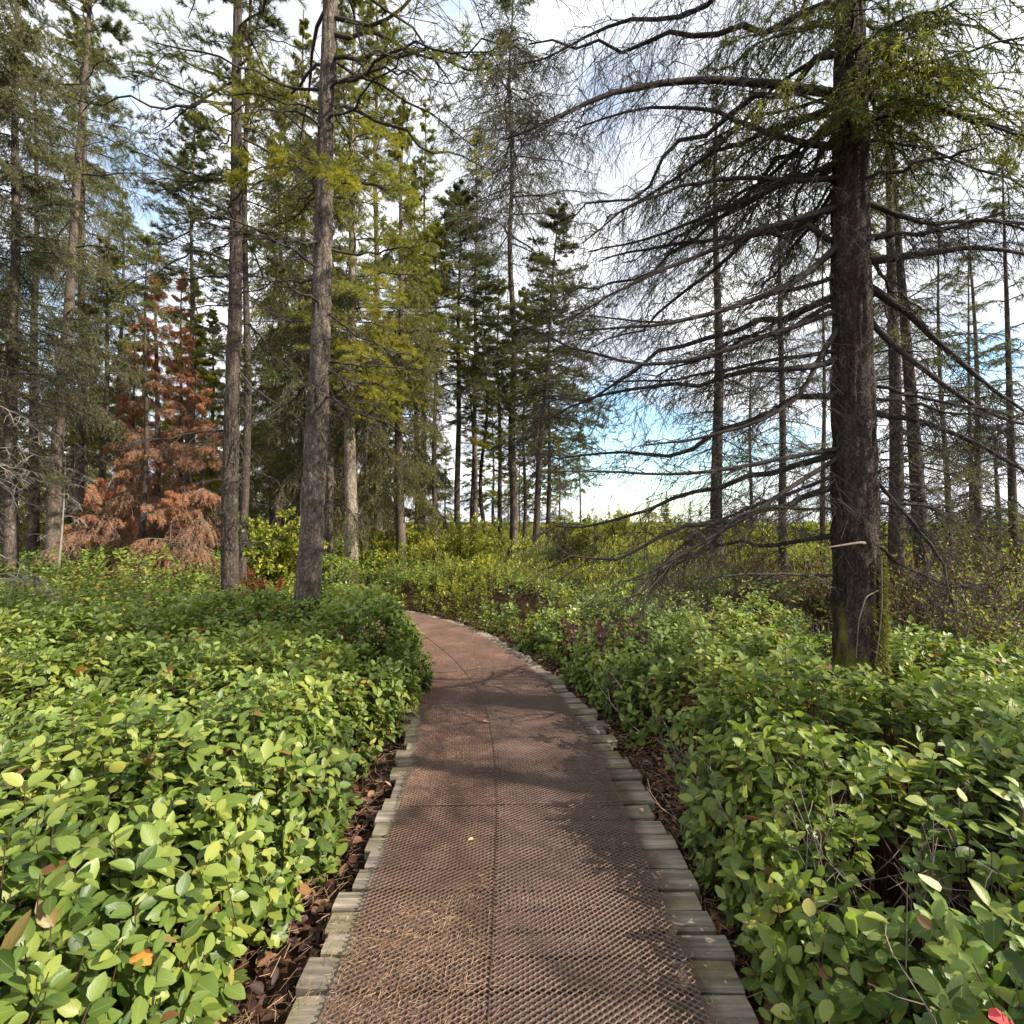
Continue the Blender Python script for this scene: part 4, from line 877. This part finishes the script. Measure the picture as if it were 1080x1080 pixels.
KL = ['olive crowned conifer standing in the forest far behind the left shrubs', 'drooping olive conifer in the forest far behind the left shrubs', 'bare stemmed grey green conifer in the forest far behind the left shrubs',
      'low branched olive spruce in the forest far behind the left shrubs', 'thin leafless looking conifer in the forest far behind the left shrubs', 'yellowish conifer in the forest far behind the left shrubs']
rb = np.random.default_rng(500); used = set()
def put(k, px, d, sc, label, group):
    loc = at(px, d); s3 = (sc*rb.uniform(.9, 1.1), sc*rb.uniform(.9, 1.1), sc*rb.uniform(.9, 1.15)); rz = rb.uniform(0, 6.28)
    if k not in used:
        used.add(k); t = kinds[k]; t.location = loc; t.scale = s3; t.rotation_euler = (0, 0, rz); tag(t, label, None, group); return t
    return dup(kinds[k], loc, rz, s3, label, group)
cells = [(px, d) for d in (20, 24, 28, 33, 39) for px in np.arange(-90, 450, 54)]
cells += [(px, d) for d in (46, 54) for px in np.arange(-100, 470, 34)]
for px, d in cells:
    k = int(rb.choice([0, 1, 1, 2, 3, 4, 4, 1, 3, 5]) if d < 45 else rb.choice([1, 3, 3, 0])) if len(used) == 6 else [i for i in range(6) if i not in used][0]
    put(k, px+rb.uniform(-30, 30), d+rb.uniform(-1.8, 1.8), rb.uniform(.72, 1.15), KL[k], 'conifers of the forest far behind the left shrubs')
for px, d in ((470, 32), (500, 36), (520, 30), (548, 34), (566, 30), (590, 38), (612, 42), (445, 30), (536, 42)):
    k = int(rb.choice([0, 2, 4, 3])); put(k, px, d, rb.uniform(.6, .85), 'small dark conifer seen between the stems of the central clump', 'small conifers behind the central clump')
for px in list(range(600, 1150, 16))+[640, 676, 702, 735, 790, 815, 860, 905, 955, 1000, 1045, 1090, 1130, 655, 880]:
    d = rb.uniform(70, 130); k = int(rb.choice([1, 3, 3])); put(k, px+rb.uniform(-12, 12), d, rb.uniform(.2, .62), 'tiny far conifer on the horizon across the open bog at the right', 'far conifers across the bog')

# ------------------------------------------------------------------ shrubs, saplings, dead wood
def shrub(name, label, pos, H, Wd, n, leafm, seed, twig=M_TWIG, nleaf=10, ll=.05, group=None, lw=.5):
    r = np.random.default_rng(seed); t = thing(name, label, 'shrub', pos, 0, group)
    az = r.uniform(0, 6.28, n); L = H*r.uniform(.6, 1.1, n); sp = r.uniform(.1, 1, n)*Wd/2
    s = np.linspace(0, 1, 6); b = np.stack([np.cos(az), np.sin(az), 0*az], 1)
    P = b[:, None]*(sp[:, None]*(.12+s**.8))[..., None]; P[..., 2] += L[:, None]*(s-.12*s**2); P += np.cumsum(r.normal(0, .03*H, P.shape), 1)*s[None, :, None]
    mb = MB(); V, F = lines(P, .009, .003, 4); mb.add(V, F)
    sec = grow(P, 8, .25, 1, .7, .4, .05, 4, r, up=.25, jit=.35); V, F = lines(sec, .004, .0018, 3); mb.add(V, F)
    ter = grow(sec, 4, .2, 1, .7, .5, .1, 3, r, up=.1, jit=.4); V, F = lines(ter, .0024, .0014, 3); mb.add(V, F)
    mb.build('stems', [twig], t)
    if nleaf:
        bpt, T = sample(ter, r.random((len(ter), nleaf))); B = bpt.reshape(-1, 3); m_ = len(B)
        D = norm(T.reshape(-1, 3)*.4+r.normal(0, .6, (m_, 3))); Nn = norm(r.normal(0, .5, (m_, 3))+UP)
        mb = MB(); Lr = ll*r.uniform(.6, 1.3, m_); diamonds(mb, B, D, Nn, Lr, Lr*lw, 0, r); mb.build('leaves', [leafm], t)
    return t
M_RED = leaf_mat('purple_leaf', [(0, (.05, .016, .02)), (.6, (.13, .04, .045)), (1, (.22, .09, .08))], rough=.5, trans=.25, tcol=(1.1, .8, .8), spec=.3)
shrub('twiggy_shrub', 'low purplish bare twigged shrub beside the bend of the walkway', (1.1, 5.7, GZ), .6, 1.1, 34, M_RED, 700, nleaf=2, ll=.05)
shrub('leafy_sapling', 'bright yellow green bushy sapling between the two left pines', at(288, 9.4), 1.75, 1.5, 26, M_BOG, 701, nleaf=9, ll=.09)
shrub('brown_shrub', 'patch of rusty dead leaves in front of the slim straight pine', at(264, 6.6, GZ+.25), .8, .45, 12, leaf_mat('rust_leaf', [(0, (.14, .04, .02)), (1, (.5, .2, .05))], trans=.3, tcol=(1, .8, .5)), 702, nleaf=3, ll=.07)
for i, (px, d, H, Wd, lab) in enumerate([(985, 5.3, 1.25, 1.5, 'tangle of brown bare twigs right of the large spruce'), (1050, 5.6, 1.35, 1.6, 'leafless brown shrub at the right edge'), (960, 6.6, 1.3, 1.3, 'twiggy brown shrub behind the foot of the large spruce'),
                                 (800, 8.2, 1.15, 1.3, 'thin brown bush left of the large spruce'), (720, 9.0, 1.05, 1.6, 'dark tangled bush under the tips of the drooping spruce branches'), (775, 9.6, 1.2, 1.5, 'tangled brown bush at the foot of the left bare bog trunk'), (865, 7.2, 1.1, 1.2, 'tangled brown bush touching the left side of the large spruce'), (1015, 4.9, 1.1, 1.3, 'nearest brown twig bush at the right, in front of the others'), (1075, 7.2, 1.6, 1.7, 'tall brown thicket at the right edge behind the leafless shrub')]):
    shrub('bare_shrub', lab, at(px, d), H, Wd, 46, M_LITTER if i % 3 == 0 else M_BOG, 710+i, nleaf=1, ll=.045, twig=M_TWIG_MID if i % 3 == 1 else M_STEM)
for i, (px, d, H, Wd) in enumerate([(655, 22, 2.2, 2.4), (690, 24, 1.9, 2.4), (725, 20, 1.6, 1.8), (780, 19, 1.9, 2.2), (850, 21, 1.8, 2.4), (620, 26, 1.9, 2.2), (905, 18, 1.7, 2), (1010, 17, 2.0, 2.4), (1075, 15, 2.0, 2.2), (430, 17, 1.6, 1.8), (395, 15, 1.5, 1.4)]):
    lab = ['olive round bush on the bog just right of the central clump', 'second olive bush right of the central clump', 'low bush below the blue gap in the sky', 'bush behind the left bare bog trunk', 'bush behind the thinner bare bog trunk',
           'bush at the right foot of the central clump', 'bush directly behind the large spruce', 'bush near the right edge behind the leaning trunk', 'bush at the right picture edge', 'bush below the drooping hemlock', 'bush right of the pale mossy trunk'][i]
    shrub('bog_bush', lab, at(px, d), H*.95, Wd*1.3, 30, M_NDL_MIX if i in (0, 1, 5) else M_BOG, 730+i, nleaf=8, ll=.1, group='bushes on the open bog' if i < 9 else None)
rq = np.random.default_rng(900)
for i in range(26):
    d = rq.uniform(12.5, 34); px = rq.uniform(440, 1090) if i % 3 else rq.uniform(600, 760)
    shrub('bog_bush', 'small bush scattered over the open bog beyond the bend' , at(px, d), rq.uniform(1.1, 1.9), rq.uniform(1, 2.2), 20, [M_NDL_MIX, M_BOG, M_SALAL_F, M_NDL_GREY][i % 4], 950+i, nleaf=8, ll=.085, group='small bushes scattered over the bog')
# pale dead sapling at the far left edge
def dead_sapling(label, pos, H, lean, seed, n, L):
    r = np.random.default_rng(seed); t = thing('dead_sapling', label, 'tree', pos)
    C = trunk_line(H, lean, r, .03); trunk_mb(C, .035, H, 8).build('trunk', [M_TWIG_PALE], t)
    for i in range(n):
        P = primaries(C, np.array([r.uniform(.8, H*.95)]), np.array([r.uniform(-1.2, .6) if i % 3 else r.uniform(0, 6.28)]), np.array([r.uniform(.5, 1)*L]), np.array([r.uniform(-.1, .5)]), np.array([r.uniform(.2, .7)]), 9, r, wig=.05)
        foliage(MB(), P, np.array([.008]), 'bare', r, .6, 0, 0, .8).build('branch', [M_TWIG_PALE], t)
dead_sapling('pale dead sapling with bare curved branches at the far left edge', at(-22, 6.2), 3.4, (.0, 0), 801, 16, 1.1)
dead_sapling('thin whitish dead stem leaning beside the pale leaning trunk', at(58, 11.5), 3.2, (.06, 0), 802, 8, .7)
